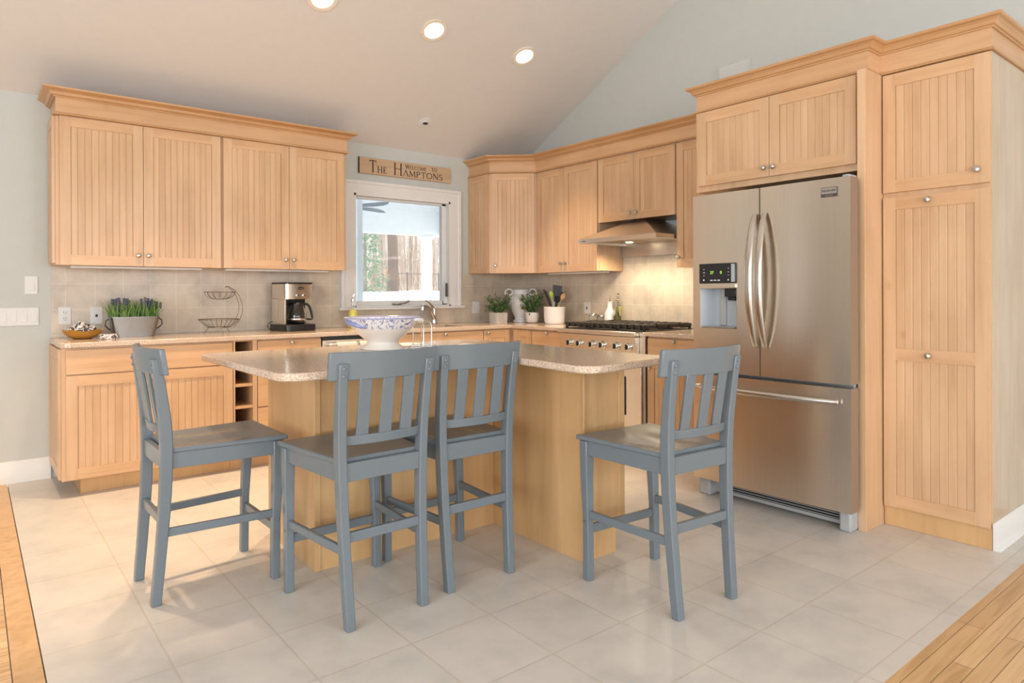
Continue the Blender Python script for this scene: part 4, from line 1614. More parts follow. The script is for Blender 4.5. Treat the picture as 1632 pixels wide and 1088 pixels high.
LIGHTS = [(-4.30, 'off'), (-3.46, 'off'), (-2.619, 'lit ceiling downlight cut by the top of the picture, above the island'), (-1.775, 'lit ceiling downlight in the middle of the sloped row'), (-.921, 'lit ceiling downlight nearest the gable wall')]
for x, lab in LIGHTS:
    c_ = on_ceiling(x, -1.165)
    t = thing('ceiling_light', lab if lab != 'off' else 'lit ceiling downlight of the same row, out of view', 'light', tuple(c_), 'recessed downlights in the sloped ceiling')
    b = MB()
    disc(b, c_, .072, .098, -.004, .008)
    b.build('trim_ring', M['lampring'], t)
    b = MB()
    u = Vector((1, 0, 0))
    w_ = NRM.cross(u).normalized()
    b.rings([[tuple(c_ + (u * math.cos(2 * PI * i / 32) + w_ * math.sin(2 * PI * i / 32)) * r + NRM * h) for i in range(32)] for r, h in ((.0715, .001), (.066, .004), (.03, .006))])
    b.build('lens', M['lamp'], t)
    d = bpy.data.lights.new('downlight', 'SPOT')
    d.energy = 215
    d.color = (1.0, .69, .405)
    d.spot_size = math.radians(66)
    d.spot_blend = .6
    d.shadow_soft_size = .06
    lo_ = bpy.data.objects.new('downlight', d)
    COL.objects.link(lo_)
    lo_.location = c_ + NRM * .012
    lo_.rotation_euler = (0, 0, 0)
c_ = on_ceiling(-1.35, -.342)
t = thing('ceiling_light', 'small unlit eyeball spotlight in the ceiling above the wooden sign', 'light', tuple(c_))
b = MB()
disc(b, c_, .036, .056, -.003, .006)
b.build('trim_ring', M['white_trim'], t)
b = MB()
u = Vector((1, 0, 0))
w_ = NRM.cross(u).normalized()
b.rings([[tuple(c_ + (u * math.cos(2 * PI * i / 24) + w_ * math.sin(2 * PI * i / 24)) * r + NRM * h) for i in range(24)] for r, h in ((.0355, .001), (.034, .010), (.030, .012))])
eb = b.build('eyeball', M['white_trim'], t)
b = MB()
cc = c_ + Vector((.004, 0, 0)) + NRM * .0125
b.rings([[tuple(cc + (u * math.cos(2 * PI * i / 20) + w_ * .62 * math.sin(2 * PI * i / 20)) * r + NRM * h) for i in range(20)] for r, h in ((.026, 0), (.024, .0015))])
b.build('lamp_opening', M['slot'], t)

# ------------------------------------------------------------------ wall things
b = MB()
t = thing('wall_vent', 'white return-air vent high on the gable wall above the fridge cabinet', 'vent', (0, -2.48, 2.80))
b = MB(RIGHT)
b.box(2.340, 2.620, .0003, .008, 2.70, 2.885)
b.build('vent_frame', M['wall'], t, bevel=.002)
b = MB(RIGHT)
for k in range(14):
    b.box(2.36, 2.60, .008, .011, 2.715 + k * .0115, 2.721 + k * .0115)
b.build('louver', M['white_trim'], t)


def plate(T, a0, a1, z0, z1, label, cat, gangs, kind, d0=.0003, group='plates on the walls'):
    p = T @ Vector(((a0 + a1) / 2, 0, z0))
    t = thing('wall_outlet' if kind == 'outlet' else ('light_switch' if kind == 'switch' else 'wall_plate'), label, cat, tuple(p), group)
    b = MB(T)
    b.box(a0, a1, d0, d0 + .006, z0, z1)
    b.build('cover_plate', M['plastic'], t, bevel=.002)
    zc = (z0 + z1) / 2
    for g in range(gangs):
        ac = a0 + (a1 - a0) * (g + .5) / gangs
        if kind == 'switch':
            b = MB(T)
            b.hull8([(ac - .0165, d0 + .006, zc - .033), (ac + .0165, d0 + .006, zc - .033), (ac + .0165, d0 + .011, zc - .033), (ac - .0165, d0 + .011, zc - .033)],
                    [(ac - .0165, d0 + .006, zc + .033), (ac + .0165, d0 + .006, zc + .033), (ac + .0165, d0 + .0075, zc + .033), (ac - .0165, d0 + .0075, zc + .033)])
            b.build('rocker', M['plastic'], t, bevel=.001)
        elif kind == 'outlet':
            for zz in (-.020, .020):
                b = MB(T)
                b.box(ac - .015, ac + .015, d0 + .006, d0 + .0085, zc + zz - .014, zc + zz + .014)
                r = b.build('receptacle', M['plastic'], t, bevel=.003)
                b = MB(T)
                b.box(ac - .0075, ac - .0050, d0 + .0085, d0 + .0092, zc + zz - .001, zc + zz + .008)
                b.box(ac + .0050, ac + .0075, d0 + .0085, d0 + .0092, zc + zz - .001, zc + zz + .008)
                b.box(ac - .002, ac + .002, d0 + .0085, d0 + .0092, zc + zz - .010, zc + zz - .006)
                b.build('slot', M['slot'], r)
        elif kind == 'jack':
            b = MB(T)
            b.box(ac - .007, ac + .007, d0 + .006, d0 + .009, zc - .010, zc + .008)
            b.build('jack', M['slot'], t, bevel=.001)
    return t


plate(BACK, -4.125, -4.055, 1.195, 1.312, 'single white dimmer switch plate, the upper one on the bare wall', 'switch', 1, 'switch')
plate(BACK, -4.262, -4.050, .995, 1.110, 'four-gang white rocker switch plate on the bare wall left of the tiles', 'switch', 4, 'switch')
plate(BACK, -3.947, -3.876, .996, 1.110, 'white double outlet on the tiles above the amber bowl', 'outlet', 1, 'outlet', d0=.0082)
plate(BACK, -3.768, -3.697, .992, 1.110, 'white jack plate on the tiles behind the metal trough', 'outlet', 1, 'jack', d0=.0082)
plate(BACK, -.617, -.533, .999, 1.112, 'blank white plate on the tiles right of the window', 'outlet', 1, 'blank', d0=.0082)
plate(RIGHT, .921, 1.001, .999, 1.110, 'white jack plate on the range-side tiles beside the utensil crock', 'outlet', 1, 'jack', d0=.0082)

# sign, lettering drawn as serif strokes
t = thing('wall_sign', 'long weathered board sign reading THE HAMPTONS above the window', 'sign', (-1.338, 0, 2.224))
b = MB(BACK)
b.box(-1.804, -.872, .0005, .024, 2.226, 2.366)
b.build('sign_board', [M['sign']], t, bevel=.002)
b = MB(BACK)
b.box(-1.8075, -1.8042, .0005, .0235, 2.226, 2.366)
b.build('sign_edge', M['sign_edge'], t)
GL = {
    'T': (.80, [('l', .4, 0, .4, 1, 1.3), ('l', .02, .96, .78, .96, .7), ('l', .04, .98, .04, .80, .7), ('l', .76, .98, .76, .80, .7), ('s', .4, 0)]),
    'H': (.86, [('l', .14, 0, .14, 1, 1.3), ('l', .72, 0, .72, 1, 1.3), ('l', .14, .52, .72, .52, .6), ('s', .14, 0), ('s', .72, 0), ('s', .14, 1), ('s', .72, 1)]),
    'E': (.66, [('l', .14, 0, .14, 1, 1.3), ('l', .14, .96, .58, .96, .7), ('l', .14, .52, .48, .52, .7), ('l', .14, .04, .60, .04, .7), ('l', .58, .98, .58, .82, .6), ('l', .60, .02, .60, .18, .6)]),
    'A': (.86, [('l', .08, 0, .43, 1, .8), ('l', .43, 1, .78, 0, 1.4), ('s', .08, 0), ('s', .78, 0)]),
    'M': (1.06, [('l', .12, 0, .18, 1, .8), ('l', .18, 1, .52, .06, 1.3), ('l', .52, .06, .86, 1, .8), ('l', .86, 1, .94, 0, 1.3), ('s', .12, 0), ('s', .94, 0)]),
    'P': (.70, [('l', .14, 0, .14, 1, 1.3), ('a', .14, .72, .46, .26, -90, 90), ('s', .14, 0)]),
    'O': (.98, [('a', .49, .5, .41, .48, 0, 360)]),
    'N': (.94, [('l', .14, 0, .14, 1, .8), ('l', .14, 1, .80, 0, 1.4), ('l', .80, 0, .80, 1, .8), ('s', .14, 0), ('s', .80, 1), ('s', .14, 1)]),
    'S': (.62, [('a', .31, .74, .22, .23, 30, 270), ('a', .31, .26, .24, .25, -150, 90)]),
    'W': (1.16, [('l', .04, 1, .32, 0, 1.3), ('l', .32, 0, .58, .95, .8), ('l', .58, .95, .84, 0, 1.3), ('l', .84, 0, 1.12, 1, .8), ('s', .04, 1), ('s', 1.12, 1)]),
    'L': (.60, [('l', .14, 0, .14, 1, 1.3), ('l', .14, .04, .56, .04, .7), ('l', .56, .02, .56, .2, .6), ('s', .14, 1)]),
    'C': (.82, [('a', .46, .5, .38, .48, 45, 315)]),
}


def letters(T, text, a, z, h, hc, d, parent, wt, track=.12, wf=1.0):
    """small capitals: first letter of each word at height hc, the others at height h"""
    x = a
    first = True
    for ch in text:
        if ch == ' ':
            x += h * .62 * wf
            first = True
            continue
        hh = hc if first else h
        first = False
        wdt, st_ = GL[ch]
        sx = hh * wf * (.78 if hh > h else 1.0)
        b = MB(T)
        k = wt * (hh / h) ** .5

        def seg(p, q, w_):
            p, q = Vector(p), Vector(q)
            dr = (q - p).normalized()
            nr = Vector((-dr.y, dr.x)) * w_ / 2
            c4 = [p + nr, p - nr, q - nr, q + nr]
            b.hull8([(x + c.x, d, z + c.y) for c in c4], [(x + c.x, d + .0008, z + c.y) for c in c4])
        for s_ in st_:
            if s_[0] == 'l':
                seg((s_[1] * sx, s_[2] * hh), (s_[3] * sx, s_[4] * hh), k * s_[5])
            elif s_[0] == 's':
                seg((s_[1] * sx - k * 1.1, s_[2] * hh), (s_[1] * sx + k * 1.1, s_[2] * hh), k * .5)
            else:
                _, cx_, cy_, rx, ry, a0, a1 = s_
                n = 18
                for i in range(n):
                    t0, t1 = math.radians(a0 + (a1 - a0) * i / n), math.radians(a0 + (a1 - a0) * (i + 1) / n)
                    seg(((cx_ + rx * math.cos(t0)) * sx, (cy_ + ry * math.sin(t0)) * hh), ((cx_ + rx * math.cos(t1) * 1.001) * sx, (cy_ + ry * math.sin(t1)) * hh), k * (.7 + .6 * abs(math.cos((t0 + t1) / 2))))
        b.build('letter', M['ink'], parent, smooth=0)
        x += (wdt + track) * sx
    return x


letters(BACK, 'THE', -1.712, 2.244, .055, .104, .0241, t, .0062, wf=1.03)
letters(BACK, 'HAMPTONS', -1.478, 2.244, .052, .104, .0241, t, .0062, track=.05, wf=1.29)
letters(BACK, 'WELCOME', -1.358, 2.310, .031, .040, .0241, t, .0036, track=.04, wf=1.17)
letters(BACK, 'TO', -1.085, 2.314, .033, .033, .0241, t, .0036, track=.06, wf=.95)

# ------------------------------------------------------------------ things on the left of the counter
CT = CT1 + .0004


def lathe_thing(name, label, cat, loc, prof, mat, group=None, seg=32):
    b = MB()
    b.lathe(prof, loc, seg)
    o = b.build(name, mat)
    return tag(o, label, cat, group)


t = thing('shallow_bowl', 'amber-brown shallow oval bowl holding black and white orbs', 'bowl', (-3.838, -.25, CT))
b = MB()
R = []
for r, z in ((.045, 0), (.070, .010), (.095, .030), (.108, .050), (.112, .056), (.106, .054), (.088, .033), (.060, .016), (.02, .011)):
    R.append([(-3.838 + r * 1.02 * math.cos(2 * PI * i / 28), -.25 + r * .85 * math.sin(2 * PI * i / 28), CT + z + (.006 * math.sin(2 * PI * i / 28 * 5) if r > .1 else 0)) for i in range(28)])
b.rings(R)
b.build('bowl_shell', M['amber'], t)
for i, (x, y, z, r, lab) in enumerate(((-3.895, -.265, .052, .030, 'at the near rim by the end of the counter'), (-3.848, -.275, .058, .034, 'in the front middle'), (-3.790, -.265, .054, .031, 'next to the patterned box'),
                                       (-3.872, -.215, .060, .032, 'at the back under the double outlet'), (-3.812, -.215, .061, .033, 'at the back under the jack plate'), (-3.845, -.245, .092, .026, 'on top of the heap'))):
    b = MB()
    b.ball((x, y, CT + z), r, r, r * .82, 18)
    o = b.build('decorative_orb', M['orb'])
    me = o.data
    for vv in me.vertices:
        vv.co -= Vector((x, y, CT + z))
    o.location = (x, y, CT + z)
    o.rotation_euler = (i * 1.3, i * .7, i)
    tag(o, 'patterned orb in the amber bowl, ' + lab, 'ornament', 'orbs in the amber bowl')
b = MB()
b.box(-3.765, -3.668, -.435, -.365, CT, CT + .032)
o = b.build('trinket_box', M['boxpat'], bevel=.003)
tag(o, 'small black and white patterned box in front of the metal trough', 'box')

# trough of lavender
t = thing('planter_trough', 'galvanised metal trough planter full of grass and lavender', 'planter', (-3.545, -.22, CT))
b = MB()


def rrect(hx, hy, r, z, cx_, cy_, n=5):
    out = []
    for sx_, sy_, a0 in ((1, 1, 0), (-1, 1, 90), (-1, -1, 180), (1, -1, 270)):
        for k in range(n + 1):
            a = math.radians(a0 + 90 * k / n)
            out.append((cx_ + sx_ * (hx - r) + r * math.cos(a), cy_ + sy_ * (hy - r) + r * math.sin(a), z))
    return out


R = [rrect(.118 + .026 * f_, .058 + .016 * f_, .03, CT + .128 * f_, -3.545, -.22) for f_ in (0, .5, 1)]
R += [rrect(.149, .079, .033, CT + .129, -3.545, -.22), rrect(.149, .079, .033, CT + .134, -3.545, -.22), rrect(.140, .070, .03, CT + .134, -3.545, -.22), rrect(.136, .068, .03, CT + .105, -3.545, -.22)]
b.rings(R)
b.build('trough_body', M['galv'], t)
for s in (-1, 1):
    b = MB()
    x = -3.545 + s * .146
    b.tube([(x, -.24, CT + .122), (x + s * .018, -.24, CT + .110), (x + s * .022, -.235, CT + .080), (x + s * .004, -.228, CT + .058), (x - s * .010, -.22, CT + .050)], .0045, 8)
    b.build('handle', M['galv_handle'], t)
b = MB()
for i in range(620):
    x, y = -3.545 + rnd.uniform(-.135, .135), -.22 + rnd.uniform(-.06, .06)
    h = rnd.uniform(.07, .155)
    lean = Vector((rnd.gauss(0, .028) + (x + 3.545) * .16, rnd.gauss(0, .02) - .01, 0))
    p0, p2 = Vector((x, y, CT + .10)), Vector((x, y, CT + .115 + h)) + lean
    p1 = (p0 + p2) / 2 - lean * .25
    w_ = .0022
    a = rnd.uniform(0, PI)
    u = Vector((math.cos(a), math.sin(a), 0)) * w_
    b.add([p0 - u, p0 + u, p1 + u, p1 - u, p2], [(0, 1, 2, 3), (3, 2, 4)], rnd.choice((0, 0, 1)))
b.build('foliage', [M['grass'], M['leaf_l']], t, smooth=0, recalc=False)['kind'] = 'stuff'
for i in range(24):
    x = -3.545 + (-.125 + .26 * ((i * .618) % 1))
    if -3.57 < x < -3.50:
        x += .07
    y = -.22 + rnd.uniform(-.05, .045)
    top_ = CT + rnd.uniform(.215, .262)
    dx = rnd.uniform(-.012, .02)
    if i == 23:
        x, dx, top_ = -3.42, .045, CT + .222
    b = MB()
    b.tube([(x, y, CT + .11), (x + dx * .5, y, (top_ + CT + .11) / 2), (x + dx, y, top_ - .03)], .0014, 5, 0)
    for k in range(6):
        zz = top_ - .034 + k * .0072
        rr = .0085 * (1 - .08 * k)
        for q_ in range(4):
            a = q_ * PI / 2 + k * .7
            b.ball((x + dx + (.0045 * math.cos(a)), y + .0045 * math.sin(a), zz), .0045, .0045, .006, 6, 1)
    b.build('lavender_spike', [M['leaf'], M['lav']], t)

# two-tier wire basket
bx, by = -3.003, -.22
t = thing('fruit_basket', 'empty two-tier wire fruit basket in an apple outline by the coffee maker', 'basket', (bx, by, CT))


def wire_bowl(cz, r_top, r_bot, h, n, cx_, name):
    b = MB()
    for r, z in ((r_top, h), (r_bot, 0)):
        b.tube([(cx_ + r * math.cos(2 * PI * i / 28), by + r * math.sin(2 * PI * i / 28), cz + z) for i in range(28)], .0024 if r == r_top else .002, 6, closed=True)
    for i in range(n):
        a = 2 * PI * i / n
        pts = []
        for k in range(7):
            f_ = k / 6
            r = r_bot + (r_top - r_bot) * math.sin(f_ * PI / 2) if name == 'upper_tier' else r_bot + (r_top - r_bot) * f_ ** .85
            z = h * (1 - math.cos(f_ * PI / 2)) if name == 'upper_tier' else h * f_
            pts.append((cx_ + r * math.cos(a), by + r * math.sin(a), cz + z))
        b.tube(pts, .0014, 5)
    b.build(name, M['wire'], t)


wire_bowl(CT + .045, .136, .076, .056, 22, bx, 'lower_tier')
wire_bowl(CT + .245, .104, .022, .052, 14, bx + .006, 'upper_tier')
b = MB()
for s in (-1, 1):
    b.tube([(bx + .085, by + s * .052, CT + .045), (bx + .125, by + s * .05, CT + .085), (bx + .150, by + s * .045, CT + .15), (bx + .150, by + s * .04, CT + .21), (bx + .130, by + s * .035, CT + .27),
            (bx + .095, by + s * .028, CT + .315), (bx + .060, by + s * .018, CT + .338), (bx + .045, by, CT + .332)], .0022, 6)
b.build('stem', M['wire'], t)
b = MB()
for i in range(3):
    a = 2 * PI * i / 3 - PI / 2
    b.tube([(bx + .03 * math.cos(a), by + .03 * math.sin(a), CT + .044), (bx + .07 * math.cos(a), by + .07 * math.sin(a), CT + .042), (bx + .095 * math.cos(a), by + .095 * math.sin(a), CT + .008), (bx + .10 * math.cos(a), by + .10 * math.sin(a), CT + .0015)], .002, 6)
b.build('foot', M['wire'], t)

# coffee maker
t = thing('coffee_maker', 'stainless and black drip coffee maker with a glass carafe', 'coffee maker', (-2.45, -.22, CT))
mx0, mx1 = -2.573, -2.342
CF = BACK @ Matrix.Translation((-2.455, .20, 0)) @ Matrix.Rotation(math.radians(-8), 4, 'Z') @ Matrix.Translation((2.455, -.20, 0))


def rbox(T, a0, a1, d0, d1, z0, z1, r, mat, name, parent, bevel=0):
    b = MB(T)
    pl = rounded([(a0, d0), (a1, d0), (a1, d1), (a0, d1)], [r] * 4, 5)
    b.prism(pl, z0, z1)
    return b.build(name, mat, parent, bevel=bevel)


rbox(CF, mx0 - .012, mx1 + .012, .06, .345, CT, CT + .050, .035, M['black'], 'base', t, .005)
rbox(CF, mx0, mx1, .08, .20, CT + .050, CT + .25, .02, M['steel'], 'water_tank', t)
rbox(CF, mx0, mx1, .08, .305, CT + .242, CT + .356, .03, M['steel'], 'brew_head', t)
rbox(CF, mx0 - .004, mx1 + .004, .075, .312, CT + .356, CT + .369, .032, M['black'], 'lid', t, .004)
rbox(CF, mx0 + .022, mx1 - .012, .2005, .206, CT + .05, CT + .242, .002, M['black'], 'back_plate', t)
b = MB(CF)
b.box(mx0, mx0 + .014, .19, .295, CT + .05, CT + .243)
b.build('side_panel', M['steel'], t, bevel=.003)
pc = CF @ Vector((-2.452, .255, 0))
b = MB()
b.lathe([(.052, .052), (.060, .058), (.070, .085), (.071, .115), (.062, .155), (.050, .185), (.048, .192), (.0465, .192), (.0485, .183), (.060, .153), (.069, .114), (.068, .086), (.058, .060), (.001, .056)], (pc.x, pc.y, CT), 28)
cf = b.build('carafe', M['glass'], t)
b = MB()
b.lathe([(.049, .190), (.050, .206), (.044, .214), (.001, .216)], (pc.x, pc.y, CT), 24)
b.build('carafe_lid', M['black'], cf)
b = MB()
b.lathe([(.0715, .082), (.0725, .084), (.0725, .094), (.0715, .096)], (pc.x, pc.y, CT), 28, cap=False)
b.build('carafe_band', M['chrome'], cf)
b = MB()
hd = (CF @ Vector((1, 0, 0)) - CF @ Vector((0, 0, 0))).normalized() * .9 + Vector((0, -.45, 0))
hd.normalize()
pp = [(.046, .205), (.075, .203), (.092, .185), (.104, .150), (.112, .105), (.113, .090), (.098, .084), (.072, .090)]
b.tube([(pc.x + hd.x * r, pc.y + hd.y * r, CT + z) for r, z in pp], [.009, .010, .010, .010, .009, .008, .007, .006], 8)
b.build('carafe_handle', M['black'], cf)
b = MB(CF)
n = 22
R = []
for h in (.3052, .3078):
    R.append([(-2.446 + .024 * math.cos(2 * PI * i / n), h, CT + .325 + .011 * math.sin(2 * PI * i / n)) for i in range(n)])
b.rings(R)
b.build('badge', M['black'], t)
b = MB(CF)
b.box(-2.461, -2.431, .3079, .3084, CT + .3225, CT + .3275)
b.build('badge_mark', M['nickel'], t)
for a in (-2.474, -2.420):
    b = MB(CF)
    R = []
    for r, h in ((.012, .3052), (.012, .314), (.009, .317)):
        R.append([(a + r * math.cos(2 * PI * i / 18), h, CT + .270 + r * math.sin(2 * PI * i / 18)) for i in range(18)])
    b.rings(R)
    k = b.build('dial', M['chrome'], t)
    b = MB(CF)
    b.box(a - .010, a - .002, .3172, .3180, CT + .264, CT + .276)
    b.build('dial_mark', M['black'], k)
b = MB(CF)
for a, z in ((-2.495, .300), (-2.47, .292), (-2.447, .290), (-2.424, .292), (-2.40, .300)):
    b.box(a - .003, a + .003, .3052, .3062, CT + z - .0015, CT + z + .0015)
b.build('indicator', M['grey_plastic'], t)
b = MB()
q0 = CF @ Vector((mx1 + .005, .10, 0))
b.tube([(q0.x, q0.y, CT + .03), (q0.x + .03, q0.y, CT + .02), (q0.x + .042, q0.y - .01, CT + .045), (q0.x + .03, q0.y - .012, CT + .075), (q0.x + .004, q0.y, CT + .08)], .0032, 6)
q1 = CF @ Vector((mx0 - .005, .12, 0))
b.tube([(q1.x, q1.y, CT + .07), (q1.x - .03, q1.y, CT + .06), (q1.x - .044, q1.y, CT + .035), (q1.x - .025, q1.y, CT + .012), (q1.x + .01, q1.y, CT + .01)], .0032, 6)
b.build('power_cord', M['black'], t)

# soap bottle
t = thing('soap_bottle', 'tall clear bottle of yellow liquid with a metal pourer by the sink', 'bottle', (-1.935, -.16, CT))
bl = (-1.935, -.16, CT)
b = MB()
b.lathe([(.025, .150), (.020, .165), (.0135, .185), (.013, .215), (.0145, .218), (.0145, .226), (.012, .226), (.011, .185), (.018, .163), (.022, .152)], bl, 24)
bo = b.build('bottle_glass', M['glass'], t)
b = MB()
b.lathe([(.0305, .0002), (.0366, .004), (.0366, .115), (.0346, .135), (.026, .1515), (.001, .1515)], bl, 24)
b.build('liquid', M['soap'], t)
b = MB()
b.lathe([(.0108, .215), (.0108, .226), (.015, .227), (.015, .236), (.008, .240), (.006, .250)], bl, 16)
b.tube([(bl[0], bl[1], CT + .246), (bl[0] + .004, bl[1], CT + .266), (bl[0] + .016, bl[1] - .008, CT + .280)], [.005, .0045, .0035], 8)
b.build('pourer', M['chrome'], t)

# ------------------------------------------------------------------ corner of the counter
def plant(name, label, loc, potfn, spread, h, seed):
    t = thing(name, label, 'plant', loc, 'potted herbs beside the urn')
    potfn(t, loc)
    r = random.Random(seed)
    b = MB()
    s = MB()
    ph = loc[2] + .098
    for i in range(64):
        a = r.uniform(0, 2 * PI)
        l = r.uniform(.4, 1) ** .6
        tip = Vector((loc[0] + math.cos(a) * spread * l, loc[1] + math.sin(a) * spread * l, ph + r.uniform(.03, h) * (1.15 - .5 * l)))
        base = Vector((loc[0] + math.cos(a) * .02, loc[1] + math.sin(a) * .02, ph - .01))
        mid = (base + tip) / 2 + Vector((0, 0, .02))
        s.tube([base, mid, tip], .0012, 4)
        for k in range(14):
            f_ = .3 + .7 * k / 10
            p = base.lerp(mid, f_ * 2) if f_ < .5 else mid.lerp(tip, f_ * 2 - 1)
            d = Vector((r.gauss(0, 1), r.gauss(0, 1), r.gauss(.25, .6)))
            b.leaf(p, d, r.uniform(.022, .033), r.uniform(.011, .017), .3, 0 if r.random() < .68 else 1)
    s.build('stems', M['leaf'], t)
    b.build('foliage', [M['leaf'], M['leaf_l']], t, smooth=0, recalc=False)['kind'] = 'stuff'


def square_pot(t, l):
    b = MB()
    R = [rrect(hx, hx, .006, l[2] + z, l[0], l[1], 3) for hx, z in ((.060, 0), (.064, .10), (.060, .10), (.058, .085))]
    b.rings(R)
    b.build('square_pot', M['stone_pot'], t)


def round_pot(t, l):
    b = MB()
    b.lathe([(.036, 0), (.052, .008), (.060, .035), (.063, .070), (.062, .100), (.058, .100), (.056, .085), (.001, .084)], l, 28)
    p = b.build('round_pot', M['matte_white'], t)
    b = MB()
    b.ball((l[0] - .055, l[1] - .026, l[2] + .083), .007, .007, .012, 8)
    b.build('pot_mark', M['blackm'], t)


plant('potted_herb', 'bushy green herb in a square stone pot left of the white urn', (-.525, -.30, CT), square_pot, .112, .21, 3)
plant('potted_herb', 'bushy green herb in a round white pot right of the white urn', (-.268, -.49, CT), round_pot, .112, .22, 5)

t = thing('urn', 'white two-handled amphora urn in the counter corner', 'urn', (-.240, -.290, CT))
ul = (-.240, -.290, CT)
b = MB()
b.lathe([(.072, 0), (.078, .006), (.078, .018), (.062, .028), (.058, .040), (.074, .075), (.100, .125), (.117, .170), (.121, .200), (.119, .222), (.121, .226), (.118, .231), (.114, .238), (.116, .243), (.108, .252), (.082, .268), (.075, .280), (.074, .300), (.082, .309), (.085, .316), (.076, .318), (.066, .30), (.001, .29)], ul, 36)
b.build('urn_body', M['white'], t)
ux = Vector((math.cos(-YAW), math.sin(-YAW), 0))
for s in (-1, 1):
    b = MB()
    P = []
    for k in range(20):
        a = math.radians(-35 + 395 * k / 19)
        r = .036 - .024 * max(0, (k - 10) / 9)
        cxx = .115
        P.append((ul[0] + s * ux.x * (cxx + r * math.cos(PI - a) * -1), ul[1] + s * ux.y * (cxx + r * math.cos(PI - a) * -1), CT + .285 + r * math.sin(a)))
    b.tube(P, [.010 - .0035 * k / 19 for k in range(20)], 10)
    b.tube([(ul[0] + s * ux.x * .075, ul[1] + s * ux.y * .075, CT + .292), (ul[0] + s * ux.x * .092, ul[1] + s * ux.y * .092, CT + .272), (ul[0] + s * ux.x * .112, ul[1] + s * ux.y * .112, CT + .262)], .009, 8)
    b.build('handle', M['matte_white'], t)

# crock with utensils
kl = (-.245, -.775, CT)
t = thing('utensil_crock', 'white ceramic crock crammed with cooking utensils', 'crock', kl)
b = MB()
b.lathe([(.080, 0), (.086, .003), (.086, .012), (.091, .014), (.096, .07), (.098, .140), (.100, .152), (.096, .156), (.091, .150), (.088, .02), (.001, .016)], kl, 36)
b.build('crock_body', M['white'], t)


def in_crock(dx, dy, tilt, H):
    p0 = Vector((kl[0] - dx * .25, kl[1] - dy * .25, CT + .022))
    p1 = Vector((kl[0] + dx, kl[1] + dy, CT + H))
    return p0, p1


UG = 'utensils standing in the white crock'
cu = Vector((math.cos(-YAW), math.sin(-YAW), 0))    # across the crock as seen from the room


def uten(kind, off, depth, H, label, mat, name):
    q = cu * off + Vector((cu.y, -cu.x, 0)) * depth
    p0, p1 = in_crock(q.x, q.y, 0, H)
    dr = (p1 - p0).normalized()
    sd = (cu - dr * cu.dot(dr)).normalized()
    nm = sd.cross(dr)
    b = MB()

    def flat(c, L, w0, w1, th_):
        a_, e_ = c - dr * L / 2, c + dr * L / 2
        b.hull8([a_ - sd * w0 + nm * th_, a_ + sd * w0 + nm * th_, a_ + sd * w0 - nm * th_, a_ - sd * w0 - nm * th_], [e_ - sd * w1 + nm * th_, e_ + sd * w1 + nm * th_, e_ + sd * w1 - nm * th_, e_ - sd * w1 - nm * th_], 1)
    if kind == 'spatula':
        b.tube([p0, p0.lerp(p1, .72)], .005, 8)
        flat(p1 - dr * .045, .10, .034, .044, .003)
    elif kind == 'spoon':
        b.tube([p0, p0.lerp(p1, .8)], .005, 8)
        R = []
        for k in range(9):
            f_ = k / 8
            c_ = p1 - dr * .065 + dr * .065 * f_
            w_ = .005 + .016 * math.sin(PI * min(1, f_ * .93 + .05))
            R.append([tuple(c_ + sd * w_ * math.cos(2 * PI * i / 12) + nm * w_ * .35 * math.sin(2 * PI * i / 12)) for i in range(12)])
        b.rings(R, 1)
    elif kind == 'handle':
        b.tube([p0, p0.lerp(p1, .55)], .004, 8)
        b.tube([p0.lerp(p1, .5), p1 - dr * .004, p1], [.008, .009, .006], 10, 1)
    elif kind == 'whisk':
        b.tube([p0, p0.lerp(p1, .6)], .006, 8)
        for k in range(4):
            a = PI * k / 4
            e = sd * math.cos(a) + nm * math.sin(a)
            b.tube([p0.lerp(p1, .58) + e * .024 * math.sin(PI * j / 12) + dr * .11 * (j / 12 if j <= 12 else 1) for j in range(12)] + [p0.lerp(p1, .58) + dr * .11], .0012, 4, 1)
            b.tube([p0.lerp(p1, .58) - e * .024 * math.sin(PI * j / 12) + dr * .11 * (j / 12) for j in range(12)] + [p0.lerp(p1, .58) + dr * .11], .0012, 4, 1)
    t = b.build(name, mat)
    tag(t, label, 'utensil', UG)


uten('spatula', .030, .02, .345, 'big black turner standing tallest in the crock', [M['black'], M['black']], 'spatula')
uten('spatula', .052, -.03, .290, 'black slotted turner behind the tall turner in the crock', [M['blackm'], M['blackm']], 'spatula')
uten('handle', -.098, .03, .315, 'dark red-brown wooden handle leaning furthest out of the crock toward the urn', [M['red_brown'], M['blackm']], 'ladle')
uten('handle', -.078, -.02, .300, 'pale wooden handle with a black tip leaning out of the crock', [M['wood_spoon'], M['blackm']], 'ladle')
uten('spoon', -.034, .03, .300, 'lime green spoon in the crock', [M['grey_plastic'], M['lime']], 'serving_spoon')
uten('handle', .002, -.05, .230, 'short white handle at the front of the crock', [M['plastic'], M['plastic']], 'white_scraper')
uten('handle', .030, -.055, .245, 'steel handle at the front of the crock', [M['nickel'], M['nickel']], 'steel_spoon')
uten('spoon', .090, .01, .280, 'pale wooden spoon leaning from the crock toward the range', [M['wood_spoon'], M['wood_spoon']], 'wooden_spoon')

